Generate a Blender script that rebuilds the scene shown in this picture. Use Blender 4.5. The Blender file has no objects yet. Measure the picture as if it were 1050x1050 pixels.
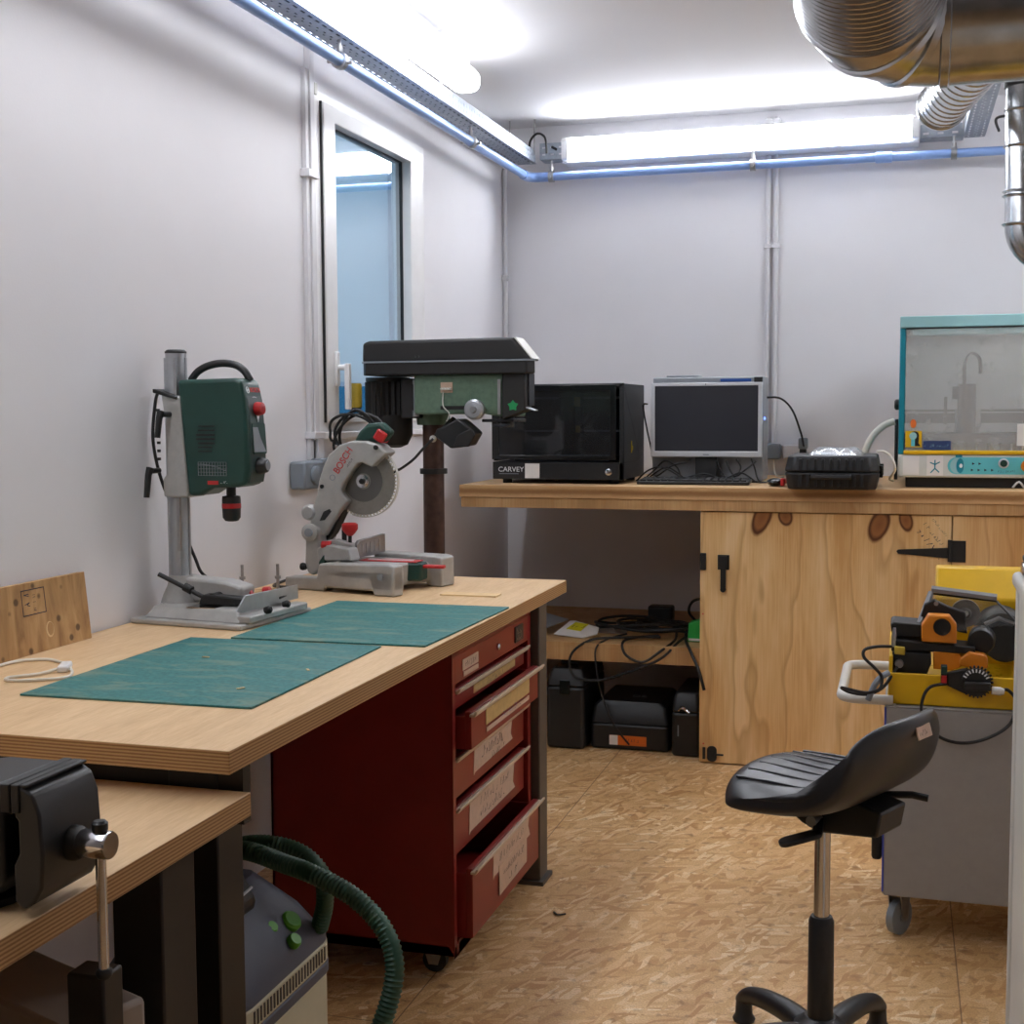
import bpy, bmesh, math, random
from mathutils import Vector as V, Matrix
random.seed(7)
SC = bpy.context.scene
COL = SC.collection
PI = math.pi
# ---------------------------------------------------------------- camera maths (real planes -> points)
FPX = 1340.0
_y = V((400, 105, -FPX)).normalized()
_x = V((4485, -80, FPX)); _x = (_x - _y * _x.dot(_y)).normalized()
_z = _x.cross(_y)
RW = Matrix((_x, _y, _z))
CAM = V((0, 0, 1.4))
def at(px, py, X=None, Y=None, Z=None):
    d = RW @ V(((px - 525) / FPX, (525 - py) / FPX, -1))
    if X is not None: t = X / d.x
    elif Y is not None: t = Y / d.y
    else: t = (Z - 1.4) / d.z
    return CAM + d * t
cam = bpy.data.cameras.new('camera'); co = bpy.data.objects.new('camera', cam); COL.objects.link(co)
cam.sensor_width = 36; cam.lens = 36 * FPX / 1050; cam.clip_start = .05
co.matrix_world = Matrix.Translation(CAM) @ RW.to_4x4()
SC.camera = co
# ---------------------------------------------------------------- materials
def lin(c):
    return tuple(((v / 255) / 12.92 if v / 255 <= .04045 else ((v / 255 + .055) / 1.055) ** 2.4) for v in c[:3]) + (1,)
class NT:
    def __init__(s, name):
        s.m = bpy.data.materials.new(name); s.m.use_nodes = True
        s.t = s.m.node_tree; s.n = s.t.nodes; s.b = s.n['Principled BSDF']; s.o = s.n['Material Output']
    def new(s, k, **kw):
        n = s.n.new(k)
        for a, v in kw.items():
            if a[0] == '_': n.inputs[a[1:].replace('_', ' ')].default_value = v
            else: setattr(n, a, v)
        return n
    def ln(s, a, b): s.t.links.new(a, b)
    def coord(s, scale=(1, 1, 1), rot=(0, 0, 0), loc=(0, 0, 0)):
        g = s.new('ShaderNodeNewGeometry'); mp = s.new('ShaderNodeMapping')
        mp.inputs['Scale'].default_value = scale; mp.inputs['Rotation'].default_value = rot; mp.inputs['Location'].default_value = loc
        s.ln(g.outputs['Position'], mp.inputs[0]); return mp.outputs[0]
    def noise(s, vec, scale, detail=4, dist=0, rough=.55):
        n = s.new('ShaderNodeTexNoise'); n.inputs['Scale'].default_value = scale; n.inputs['Detail'].default_value = detail
        n.inputs['Distortion'].default_value = dist; n.inputs['Roughness'].default_value = rough
        if vec: s.ln(vec, n.inputs['Vector'])
        return n.outputs[0]
    def ramp(s, fac, stops, interp='LINEAR'):
        r = s.new('ShaderNodeValToRGB'); e = r.color_ramp.elements; r.color_ramp.interpolation = interp
        while len(e) < len(stops): e.new(.5)
        for k, (p, c) in enumerate(stops):
            e[k].position = p; e[k].color = c if isinstance(c, tuple) and len(c) == 4 else (lin(c) if isinstance(c, tuple) else (c, c, c, 1))
        s.ln(fac, r.inputs[0]); return r.outputs[0]
    def mix(s, fac, a, b, mode='MIX'):
        m = s.new('ShaderNodeMix', data_type='RGBA', blend_type=mode)
        for k, v in ((0, fac), (6, a), (7, b)):
            if hasattr(v, 'links'): s.ln(v, m.inputs[k])
            else: m.inputs[k].default_value = v
        return m.outputs[2]
    def math(s, op, a, b=None, c=None):
        m = s.new('ShaderNodeMath', operation=op)
        for k, v in enumerate((a, b, c)):
            if v is None: continue
            if hasattr(v, 'links'): s.ln(v, m.inputs[k])
            else: m.inputs[k].default_value = v
        return m.outputs[0]
    def bump(s, h, strength=.2, dist=.002):
        b = s.new('ShaderNodeBump'); b.inputs['Strength'].default_value = strength; b.inputs['Distance'].default_value = dist
        s.ln(h, b.inputs['Height']); s.ln(b.outputs[0], s.b.inputs['Normal'])
    def set(s, **kw):
        for a, v in kw.items():
            i = s.b.inputs[a.replace('_', ' ')]
            if hasattr(v, 'links'): s.ln(v, i)
            else: i.default_value = v
        return s
def mat(name, col, rough=.5, metal=0., var=.06, vs=14, bump=0, bs=300, coat=0, spec=.5):
    t = NT(name); c = lin(col)
    n = t.noise(t.coord(), vs, 5)
    lo = tuple(v * (1 - var * 1.6) for v in c[:3]) + (1,); hi = tuple(min(1, v * (1 + var)) for v in c[:3]) + (1,)
    t.set(Base_Color=t.ramp(n, [(.3, lo), (.7, hi)]), Roughness=rough, Metallic=metal, Coat_Weight=coat, Specular_IOR_Level=spec)
    if bump: t.bump(t.noise(t.coord(), bs, 2), bump, .001)
    return t.m
M = {}
M['wall'] = mat('wall_paint', (227, 226, 229), .75, var=.012, vs=3, bump=.25, bs=180, spec=.25)
M['farwall'] = mat('dark_grey_wall', (165, 163, 160), .8, var=.03)
M['ceil'] = mat('ceiling_paint', (226, 226, 229), .85, var=.012, vs=2, bump=.12, bs=150, spec=.2)
M['white'] = mat('white_plastic', (232, 232, 232), .35, var=.02)
M['offwhite'] = mat('off_white_plastic', (205, 203, 196), .45, var=.04, vs=6)
M['trunk'] = mat('white_trunking_plastic', (214, 213, 216), .45, var=.02)
M['greyplastic'] = mat('grey_plastic', (128, 136, 144), .45, var=.05)
M['black'] = mat('black_plastic', (26, 27, 29), .42, var=.15, bump=.12, bs=500)
M['blackgloss'] = mat('black_gloss', (16, 17, 19), .18, var=.1)
M['blackdull'] = mat('dull_black_metal', (22, 21, 21), .55, var=.15, metal=0)
M['rubber'] = mat('rubber', (24, 24, 25), .6, var=.1)
M['cable'] = mat('black_cable', (14, 14, 15), .5, var=.05)
M['whitecable'] = mat('white_cable', (225, 220, 208), .45, var=.03)
M['galv'] = mat('galvanised_steel', (176, 182, 188), .34, .95, var=.12, vs=30)
M['tray'] = mat('galvanised_tray_steel', (158, 166, 176), .42, .7, var=.10, vs=40)
M['chrome'] = mat('chrome', (205, 205, 208), .14, 1., var=.02)
M['steel'] = mat('bare_steel', (168, 168, 170), .33, .9, var=.08, vs=30)
M['alu'] = mat('brushed_aluminium', (176, 179, 183), .38, .75, var=.05, vs=40)
M['castalu'] = mat('cast_aluminium', (172, 171, 168), .5, .25, var=.07, vs=30, bump=.15, bs=400)
M['duct'] = mat('duct_steel', (186, 188, 190), .24, 1., var=.12, vs=18)
M['bosch'] = mat('dark_green_plastic', (22, 62, 54), .42, var=.08, bump=.08, bs=600)
M['boschpanel'] = mat('slate_green_panel', (52, 70, 68), .4, var=.05)
M['mat'] = None
M['red'] = mat('red_plastic', (186, 32, 34), .4, var=.06)
M['redcab'] = mat('red_enamel', (128, 30, 26), .38, var=.06, vs=8)
M['redside'] = M['redcab']
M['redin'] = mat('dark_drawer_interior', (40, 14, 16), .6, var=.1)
M['rail'] = mat('cream_drawer_rail', (212, 194, 172), .35, .0, var=.04)
M['tape'] = mat('masking_tape', (206, 178, 156), .7, var=.05, vs=60)
M['tape2'] = mat('yellowed_tape', (198, 168, 110), .6, var=.08, vs=60)
M['ink'] = mat('ink', (44, 42, 60), .7, var=.02)
M['inkblack'] = mat('black_print', (18, 18, 18), .6, var=.02)
M['redink'] = mat('red_print', (196, 46, 44), .5, var=.02)
M['whiteprint'] = mat('white_print', (228, 230, 232), .5, var=.01)
M['paper'] = mat('white_paper', (226, 224, 220), .8, var=.02, vs=20)
M['yellowlabel'] = mat('yellow_label', (216, 206, 24), .6, var=.03)
M['orange'] = mat('orange_enamel', (214, 128, 26), .38, var=.06)
M['orangelabel'] = mat('orange_label', (214, 104, 30), .55, var=.05)
M['yellow'] = mat('yellow_enamel', (222, 176, 18), .38, var=.06, vs=10)
M['capyellow'] = mat('mustard_plastic', (186, 160, 50), .5, var=.08)
M['greymetal'] = mat('grey_painted_metal', (150, 148, 146), .5, var=.03, vs=30, bump=.1, bs=500)
M['legsteel'] = mat('dark_grey_painted_steel', (84, 78, 72), .5, .2, var=.08)
M['legblack'] = mat('black_and_shaded_steel', (30, 25, 22), .48, .1, var=.12)  # black tubes, plus near workbench legs and apron with shade in the colour
M['machgreen'] = mat('hammered_green_enamel', (98, 124, 104), .42, .1, var=.12, vs=60, bump=.3, bs=250)
M['rust'] = mat('rusty_brown_column', (78, 56, 48), .45, .4, var=.25, vs=26)
M['greensticker'] = mat('bright_green_sticker', (16, 150, 84), .5, var=.03)
M['teal'] = mat('teal_enamel', (20, 132, 152), .35, var=.04)
M['tealpale'] = mat('pale_teal_enamel', (150, 196, 200), .4, var=.03)
M['tealpanel'] = mat('turquoise_panel', (96, 190, 198), .4, var=.04)
M['navy'] = mat('navy_label', (40, 62, 112), .5, var=.05)
M['cncwhite'] = mat('cream_enamel', (206, 210, 204), .42, var=.03)
M['cncgrey'] = mat('machine_interior_grey', (190, 192, 190), .5, var=.05)
M['darkmachine'] = mat('dark_machine_metal', (48, 50, 54), .4, .5, var=.1)
M['screen'] = mat('matte_screen', (44, 46, 54), .3, var=.03)
M['silverplastic'] = mat('silver_plastic', (200, 203, 208), .35, .15, var=.02)
M['pcgrey'] = mat('silver_grey_case', (150, 154, 160), .4, .3, var=.03)
M['blue'] = mat('blue_plastic', (36, 82, 160), .35, var=.03)
M['bluepipe'] = mat('blue_painted_pipe', (140, 172, 228), .28, .0, var=.05, vs=8)
M['bluefilm'] = mat('blue_film', (70, 84, 190), .4, var=.05)
M['hose'] = mat('dark_green_hose', (38, 76, 58), .5, var=.06)
M['vacgrey'] = mat('blue_grey_plastic', (72, 76, 90), .5, var=.05, bump=.1, bs=500)
M['vaccream'] = mat('cream_plastic', (190, 186, 162), .5, var=.04)
M['lime'] = mat('lime_green_plastic', (84, 160, 40), .4, var=.05)
M['greenbright'] = mat('green_plastic', (46, 170, 74), .45, var=.05)
M['beigebox'] = mat('taupe_case', (150, 138, 128), .55, var=.05)
M['seat'] = mat('black_polyurethane', (30, 30, 33), .36, var=.08, bump=.1, bs=400, spec=.6)
M['blade'] = mat('saw_blade_steel', (150, 148, 142), .36, .8, var=.06, vs=60)
M['carbide'] = mat('carbide_teeth', (206, 198, 178), .4, .5, var=.05)
M['bladeprint'] = mat('blade_print', (104, 103, 100), .42, .5, var=.05)
M['disc'] = mat('cutter_steel', (120, 116, 110), .3, .9, var=.1, vs=40)
M['duskblue'] = mat('blue_exterior_wall', (70, 150, 190), .8, var=.05)
M['extwall'] = mat('pale_exterior_wall', (206, 222, 226), .8, var=.03)
M['extgrey'] = mat('grey_exterior_wall', (170, 186, 198), .8, var=.03)
M['ledblue'] = None
def emis(name, col, s):
    t = NT(name); t.set(Base_Color=lin(col), Emission_Color=lin(col), Emission_Strength=s, Roughness=.4); return t.m
M['ledblue'] = emis('blue_led', (80, 110, 255), 4)
M['lamp'] = emis('lit_opal_diffuser', (248, 250, 255), 7)
M['lampfill'] = emis('added_fill_diffuser', (248, 250, 255), 11)  # for the added right-hand fill lamp only
M['lampback'] = emis('lit_opal_bar', (248, 250, 255), 15)
def glass(name, tint, refl, rough=0.02, haze=0):
    t = NT(name); t.n.remove(t.b)
    tr = t.new('ShaderNodeBsdfTransparent'); tr.inputs[0].default_value = tint
    gl = t.new('ShaderNodeBsdfGlossy'); gl.inputs['Roughness'].default_value = rough; gl.inputs[0].default_value = (.9, .95, 1, 1)
    last = tr.outputs[0]
    if haze:
        df = t.new('ShaderNodeBsdfDiffuse'); df.inputs[0].default_value = (.90, .90, .89, 1)
        mh = t.new('ShaderNodeMixShader')
        n = t.noise(t.coord(), 26, 6)
        t.ln(t.ramp(n, [(.3, haze * .94), (.7, min(1, haze * 1.05))]), mh.inputs[0])
        t.ln(last, mh.inputs[1]); t.ln(df.outputs[0], mh.inputs[2]); last = mh.outputs[0]
    lw = t.new('ShaderNodeFresnel'); lw.inputs[0].default_value = 1.5
    mx = t.new('ShaderNodeMixShader')
    ge = t.new('ShaderNodeNewGeometry')
    t.ln(t.math('MULTIPLY', t.math('MINIMUM', t.math('ADD', lw.outputs[0], refl), .95), t.math('SUBTRACT', 1., ge.outputs['Backfacing'])), mx.inputs[0]); t.ln(last, mx.inputs[1]); t.ln(gl.outputs[0], mx.inputs[2])
    t.ln(mx.outputs[0], t.o.inputs[0]); return t.m
M['pane'] = glass('window_glass', (.72, .84, .90, 1), .40)
M['smoked'] = glass('smoked_acrylic', (.36, .39, .45, 1), .0, .04, .015)
M['dusty'] = glass('dusty_polycarbonate', (.93, .94, .93, 1), .0, .12, .25)
M['shield'] = glass('clear_polycarbonate', (.90, .90, .88, 1), .0, .08, .03)
M['bag'] = glass('clear_bag_plastic', (.85, .86, .86, 1), .12, .12, .18)
# plywood with layered edges
def plywood(name, face_lo, face_hi, edge_lo, edge_hi, layers, grain=(1, 14, 14)):
    t = NT(name)
    g = t.new('ShaderNodeNewGeometry')
    sx = t.new('ShaderNodeSeparateXYZ'); t.ln(g.outputs['Position'], sx.inputs[0])
    sn = t.new('ShaderNodeSeparateXYZ'); t.ln(g.outputs['Normal'], sn.inputs[0])
    fine = t.noise(t.coord(tuple(v * 6 for v in grain)), 3, 6, .4)
    broad = t.noise(t.coord(grain), 1.6, 4, .8)
    face = t.ramp(t.math('ADD', t.math('MULTIPLY', fine, .55), t.math('MULTIPLY', broad, .45)), [(.33, face_lo), (.62, face_hi)])
    wob = t.noise(t.coord((6, 6, 1)), 2, 2)
    ph = t.math('ADD', t.math('MULTIPLY', sx.outputs[2], layers * 2 * PI), t.math('MULTIPLY', wob, 1.2))
    st = t.math('ADD', t.math('MULTIPLY', t.math('SINE', ph), .5), .5)
    en = t.noise(t.coord((50, 50, 200)), 3, 4)
    edge = t.ramp(t.math('ADD', t.math('MULTIPLY', st, .65), t.math('MULTIPLY', en, .4)), [(.25, edge_lo), (.8, edge_hi)])
    isf = t.math('GREATER_THAN', t.math('ABSOLUTE', sn.outputs[2]), .6)
    t.set(Base_Color=t.mix(isf, edge, face), Roughness=.5, Specular_IOR_Level=.35)
    t.bump(fine, .06)
    return t.m
M['ply'] = plywood('birch_plywood', (202, 166, 122), (222, 190, 148), (136, 98, 60), (186, 148, 102), 180, (14, 1.2, 14))
M['counterply'] = plywood('counter_plywood', (188, 148, 102), (214, 178, 132), (150, 108, 66), (198, 158, 110), 22, (1, 12, 12))
# pine door panel with knots
def pine(name, lo, mid, hi, knots=(), seed=0., vertical=True):
    t = NT(name)
    g = t.new('ShaderNodeNewGeometry')
    sx = t.new('ShaderNodeSeparateXYZ'); t.ln(g.outputs['Position'], sx.inputs[0])
    warp = t.noise(t.coord((2.2, 2.2, .55), loc=(seed, seed, seed)), 1.6, 3, 0)
    xx = t.math('ADD', sx.outputs[0], sx.outputs[1])
    u = t.math('ADD', t.math('MULTIPLY', xx, 1.0), t.math('MULTIPLY', warp, .55))
    bands = t.math('FRACT', t.math('MULTIPLY', u, 7.0))
    line = t.ramp(bands, [(0, 0.), (.80, .18), (.93, .75), (1, 0.)])
    blot = t.noise(t.coord((5, 5, .8), loc=(seed + 3, 0, 0)), 1.5, 4, .5)
    fine = t.noise(t.coord((120, 120, 3), loc=(seed, 0, 0)), 1.6, 4)
    base = t.ramp(t.math('ADD', t.math('MULTIPLY', blot, .7), t.math('MULTIPLY', fine, .3)), [(.36, lo), (.5, mid), (.62, hi)])
    c = t.mix(t.math('MULTIPLY', line, .75), base, lin((176, 128, 74)))
    for (kx, kz, rx, rz, tilt) in knots:
        dx = t.math('SUBTRACT', sx.outputs[0], kx); dz = t.math('SUBTRACT', sx.outputs[2], kz)
        ca, sa = math.cos(tilt), math.sin(tilt)
        ex = t.math('DIVIDE', t.math('ADD', t.math('MULTIPLY', dx, ca), t.math('MULTIPLY', dz, sa)), rx)
        ez = t.math('DIVIDE', t.math('SUBTRACT', t.math('MULTIPLY', dz, ca), t.math('MULTIPLY', dx, sa)), rz)
        d = t.math('SQRT', t.math('ADD', t.math('MULTIPLY', ex, ex), t.math('MULTIPLY', ez, ez)))
        d = t.math('ADD', d, t.math('MULTIPLY', t.math('SUBTRACT', blot, .5), .5))
        kc = t.ramp(t.math('MULTIPLY', d, .5), [(0, (132, 84, 44)), (.3, (150, 98, 54)), (.42, (84, 46, 24)), (.5, (120, 76, 40))])
        km = t.ramp(t.math('MULTIPLY', d, .5), [(0, 1.), (.46, 1.), (.56, 0.)])
        halo = t.ramp(t.math('MULTIPLY', d, .25), [(.2, .55), (.5, 0.)])
        c = t.mix(halo, c, lin((196, 150, 92)))
        c = t.mix(km, c, kc)
    t.set(Base_Color=c, Roughness=.5, Specular_IOR_Level=.35)
    t.bump(fine, .05)
    return t.m
# OSB floor
def osb():
    t = NT('osb_floor_boards')
    tot = None; cols = []
    warp = t.new('ShaderNodeTexNoise'); warp.inputs['Scale'].default_value = 5; t.ln(t.coord(), warp.inputs['Vector'])
    for k, (rot, sc) in enumerate(((.4, (11, 30)), (1.35, (12, 40)), (2.3, (10, 32)), (-.3, (13, 70)), (1.9, (14, 90)))):
        mp = t.new('ShaderNodeMapping'); g = t.new('ShaderNodeNewGeometry')
        add = t.new('ShaderNodeVectorMath', operation='MULTIPLY_ADD')
        t.ln(warp.outputs[1], add.inputs[0]); add.inputs[1].default_value = (.05, .05, 0); t.ln(g.outputs['Position'], add.inputs[2])
        r1 = t.new('ShaderNodeVectorRotate', rotation_type='Z_AXIS'); r1.inputs['Angle'].default_value = rot
        t.ln(add.outputs[0], r1.inputs['Vector']); t.ln(r1.outputs[0], mp.inputs[0])
        mp.inputs['Scale'].default_value = (sc[0], sc[1], 0); mp.inputs['Location'].default_value = (k * 3.7, k * 1.9, 0)
        vo = t.new('ShaderNodeTexVoronoi', voronoi_dimensions='2D'); vo.inputs['Scale'].default_value = 1; vo.inputs['Randomness'].default_value = 1
        t.ln(mp.outputs[0], vo.inputs['Vector'])
        se = t.new('ShaderNodeSeparateColor'); t.ln(vo.outputs['Color'], se.inputs[0])
        cols.append((se.outputs[0], se.outputs[1], vo.outputs['Distance']))
    pal = [(0, (184, 136, 84)), (.25, (206, 164, 110)), (.55, (216, 176, 124)), (.85, (226, 190, 140)), (1, (242, 218, 176))]
    c = t.ramp(cols[0][0], pal)
    for k in range(1, 5):
        sel = t.ramp(cols[k][1], [(.50 if k < 3 else .68, 0.), (.52 if k < 3 else .70, 1.)])
        c = t.mix(sel, c, t.ramp(cols[k][0], pal))
    fine = t.noise(t.coord(), 220, 3); dark = t.noise(t.coord(), 30, 5)
    c = t.mix(t.ramp(fine, [(.3, .5), (.58, 0.)]), c, lin((140, 92, 48)))
    c = t.mix(t.ramp(dark, [(.30, .65), (.44, 0.)]), c, lin((120, 78, 42)))
    big = t.noise(t.coord(), 1.3, 3)
    c = t.mix(t.ramp(big, [(.35, .25), (.65, 0.)]), c, lin((196, 150, 98)))
    g = t.new('ShaderNodeNewGeometry'); sx = t.new('ShaderNodeSeparateXYZ'); t.ln(g.outputs['Position'], sx.inputs[0])
    for ch, off, per in ((0, .47, 1.25), (1, 1.05, 2.5)):
        f = t.math('ABSOLUTE', t.math('SUBTRACT', t.math('FRACT', t.math('DIVIDE', t.math('ADD', sx.outputs[ch], off + 50 * per), per)), .5))
        m = t.math('LESS_THAN', f, .0016 / per)
        c = t.mix(t.math('MULTIPLY', m, .75), c, lin((92, 62, 36)))
    t.set(Base_Color=c, Roughness=.46, Specular_IOR_Level=.4)
    t.bump(fine, .12)
    return t.m
M['osb'] = osb()
def cutting_mat():
    t = NT('green_cutting_mat')
    n = t.noise(t.coord(), 90, 6); b = t.noise(t.coord((3, 9, 1)), 2.2, 6, 1.0)
    c = t.ramp(n, [(.3, (34, 96, 96)), (.7, (58, 124, 122))])
    c = t.mix(t.ramp(b, [(.50, 0.), (.74, .55)]), c, lin((150, 150, 120)))
    t.set(Base_Color=c, Roughness=.55, Specular_IOR_Level=.35); t.bump(n, .15); return t.m
M['mat'] = cutting_mat()
def wood_scrap():
    t = NT('aged_pine_board')
    n = t.noise(t.coord((8, 8, 2)), 3, 6, 1.2)
    c = t.ramp(n, [(.3, (146, 108, 66)), (.5, (176, 136, 88)), (.7, (196, 158, 108))])
    v = t.new('ShaderNodeTexVoronoi'); v.inputs['Scale'].default_value = 16; t.ln(t.coord(), v.inputs['Vector'])
    c = t.mix(t.ramp(v.outputs['Distance'], [(.10, .8), (.16, 0.)]), c, lin((70, 48, 28)))
    t.set(Base_Color=c, Roughness=.65); return t.m
M['scrap'] = wood_scrap()
M['lightwood'] = mat('light_wood', (222, 190, 140), .6, var=.08, vs=30)
M['shelfwood'] = pine('shelf_wood', (168, 130, 86), (190, 150, 102), (204, 168, 120), seed=5.)
M['pine'] = pine('pine_plywood_door', (206, 158, 98), (224, 186, 130), (234, 202, 152),
    [(-.515, .985, .034, .072, -.35), (-.425, .992, .026, .036, .25), (-.075, .965, .036, .066, -.35), (.02, .985, .024, .042, .25)])
M['pine2'] = pine('pine_plywood_panel', (188, 138, 82), (206, 160, 104), (220, 182, 128), seed=9.)

# ---------------------------------------------------------------- mesh builder
def fr(o, x, y):
    x = V(x).normalized(); y = V(y); y = (y - x * y.dot(x)).normalized(); z = x.cross(y)
    m = Matrix((x, y, z)).transposed().to_4x4(); m.translation = V(o); return m
ID = Matrix.Identity(4)
class MB:
    def __init__(s, m=None): s.bm = bmesh.new(); s.m = m or ID
    def add(s, vs, fs, m=None):
        mm = s.m @ m if m is not None else s.m
        b = [s.bm.verts.new(mm @ V(v)) for v in vs]
        for f in fs:
            try: s.bm.faces.new([b[i] for i in f])
            except ValueError: pass
        return s
    def box(s, lo, hi, m=None):
        (a, b, c), (d, e, f) = lo, hi
        return s.add([(a, b, c), (d, b, c), (d, e, c), (a, e, c), (a, b, f), (d, b, f), (d, e, f), (a, e, f)],
                     [(3, 2, 1, 0), (4, 5, 6, 7), (0, 1, 5, 4), (1, 2, 6, 5), (2, 3, 7, 6), (3, 0, 4, 7)], m)
    def cbox(s, c, d, m=None):
        return s.box([c[i] - d[i] / 2 for i in range(3)], [c[i] + d[i] / 2 for i in range(3)], m)
    def lathe(s, prof, o, d, n=24, m=None, arc=None):
        d = V(d).normalized(); x = d.orthogonal().normalized(); y = d.cross(x); o = V(o)
        vs, fs = [], []
        k = len(prof)
        for i in range(n):
            a = 2 * PI * i / n
            e = x * math.cos(a) + y * math.sin(a)
            for r, h in prof: vs.append(o + e * max(r, 1e-5) + d * h)
        for i in range(n):
            j = (i + 1) % n
            for q in range(k - 1): fs.append((i * k + q, j * k + q, j * k + q + 1, i * k + q + 1))
        if prof[0][0] > 1e-4: fs.append([i * k for i in range(n)][::-1])
        if prof[-1][0] > 1e-4: fs.append([i * k + k - 1 for i in range(n)])
        return s.add(vs, fs, m)
    def cyl(s, a, b, r, r2=None, n=20, m=None):
        a, b = V(a), V(b); h = (b - a).length
        return s.lathe([(r, 0), (r if r2 is None else r2, h)], a, b - a, n, m)
    def tube(s, pts, r, n=10, closed=False, m=None):
        pts = [V(p) for p in pts]; k = len(pts); rr = r if isinstance(r, (list, tuple)) else [r] * k
        vs, fs = [], []; nrm = None
        for i, p in enumerate(pts):
            if closed: t = pts[(i + 1) % k] - pts[i - 1]
            else: t = pts[min(i + 1, k - 1)] - pts[max(i - 1, 0)]
            t.normalize()
            if nrm is None: nrm = t.orthogonal().normalized()
            else:
                nrm = nrm - t * nrm.dot(t)
                nrm = nrm.normalized() if nrm.length > 1e-6 else t.orthogonal().normalized()
            bi = t.cross(nrm)
            for q in range(n):
                a = 2 * PI * q / n
                vs.append(p + (nrm * math.cos(a) + bi * math.sin(a)) * rr[i])
        for i in range(k if closed else k - 1):
            j = (i + 1) % k
            for q in range(n): fs.append((i * n + q, i * n + (q + 1) % n, j * n + (q + 1) % n, j * n + q))
        if not closed:
            fs.append(list(range(n))[::-1]); fs.append([(k - 1) * n + q for q in range(n)])
        return s.add(vs, fs, m)
    def prism(s, poly, h0, h1, m=None):
        n = len(poly)
        vs = [(p[0], p[1], h0) for p in poly] + [(p[0], p[1], h1) for p in poly]
        fs = [list(range(n))[::-1], [n + i for i in range(n)]] + [(i, (i + 1) % n, n + (i + 1) % n, n + i) for i in range(n)]
        return s.add(vs, fs, m)
    def xz(s, poly, y0, y1):                       # polygon of (x, z) extruded along y
        m = Matrix(((1, 0, 0, 0), (0, 0, 1, 0), (0, 1, 0, 0), (0, 0, 0, 1)))
        return s.prism(poly, y0, y1, m)
    def yz(s, poly, x0, x1):
        m = Matrix(((0, 0, 1, 0), (1, 0, 0, 0), (0, 1, 0, 0), (0, 0, 0, 1)))
        return s.prism(poly, x0, x1, m)
    def ring(s, outer, inner, h0, h1, m=None):     # polygons with the same count
        n = len(outer)
        vs = [(p[0], p[1], h) for h in (h0, h1) for p in outer] + [(p[0], p[1], h) for h in (h0, h1) for p in inner]
        fs = []
        for i in range(n):
            j = (i + 1) % n
            fs += [(i, j, n + j, n + i), (2 * n + j, 2 * n + i, 3 * n + i, 3 * n + j), (n + i, n + j, 3 * n + j, 3 * n + i), (j, i, 2 * n + i, 2 * n + j)]
        return s.add(vs, fs, m)
    def ball(s, c, r, sc=(1, 1, 1), n=16):
        prof = [(math.sin(PI * k / 10), -math.cos(PI * k / 10)) for k in range(11)]
        prof[0] = (0, -1); prof[-1] = (0, 1)
        m = Matrix.Translation(V(c)) @ Matrix.Diagonal((r * sc[0], r * sc[1], r * sc[2], 1))
        return s.lathe(prof, (0, 0, 0), (0, 0, 1), n, m)
    def build(s, name, m, par=None, bev=0, seg=2, smooth=True, sub=0, ang=35, solid=0):
        bmesh.ops.remove_doubles(s.bm, verts=s.bm.verts, dist=1e-6)
        bmesh.ops.recalc_face_normals(s.bm, faces=s.bm.faces)
        me = bpy.data.meshes.new(name); s.bm.to_mesh(me); s.bm.free()
        return link(name, me, m, par, bev, seg, smooth, sub, ang, solid)
WM = {}
def link(name, me, m, par=None, bev=0, seg=2, smooth=True, sub=0, ang=35, solid=0):
    o = bpy.data.objects.new(name, me); COL.objects.link(o)
    if par is not None:
        me.transform(WM[par].inverted()); o.parent = par; WM[o] = WM[par]
    else:
        xs = [v.co for v in me.vertices]
        c = V(((min(v.x for v in xs) + max(v.x for v in xs)) / 2, (min(v.y for v in xs) + max(v.y for v in xs)) / 2, min(v.z for v in xs)))
        me.transform(Matrix.Translation(-c)); o.location = c; WM[o] = Matrix.Translation(c)
    me.materials.append(M[m] if isinstance(m, str) else m)
    if smooth:
        for p in me.polygons: p.use_smooth = True
        me.set_sharp_from_angle(angle=math.radians(ang))
    if solid:
        d = o.modifiers.new('thickness', 'SOLIDIFY'); d.thickness = solid; d.offset = 0
    if bev:
        d = o.modifiers.new('bevel', 'BEVEL'); d.width = bev; d.segments = seg; d.limit_method = 'ANGLE'; d.angle_limit = math.radians(38)
    if sub:
        d = o.modifiers.new('sub', 'SUBSURF'); d.levels = sub; d.render_levels = sub
    return o
def tag(o, label, cat, group=None):
    o['label'] = label; o['category'] = cat
    if group: o['group'] = group
    return o
def thing(name, label, cat, loc, group=None):
    o = bpy.data.objects.new(name, None); COL.objects.link(o); o.location = loc; o.empty_display_size = .05
    WM[o] = Matrix.Translation(V(loc)); return tag(o, label, cat, group)
def struct(o): o['kind'] = 'structure'; return o
def text(name, s, size, m, material, par, ext=.0004, sx=1.0, align='CENTER'):
    cu = bpy.data.curves.new(name, 'FONT'); cu.body = s; cu.size = size; cu.extrude = ext; cu.align_x = align; cu.align_y = 'CENTER'
    t = bpy.data.objects.new(name, cu); COL.objects.link(t)
    me = bpy.data.meshes.new_from_object(t)
    bpy.data.objects.remove(t); bpy.data.curves.remove(cu)
    me.name = name
    me.transform(m @ Matrix.Diagonal((sx, 1, 1, 1)))
    return link(name, me, material, par, smooth=False)
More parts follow.
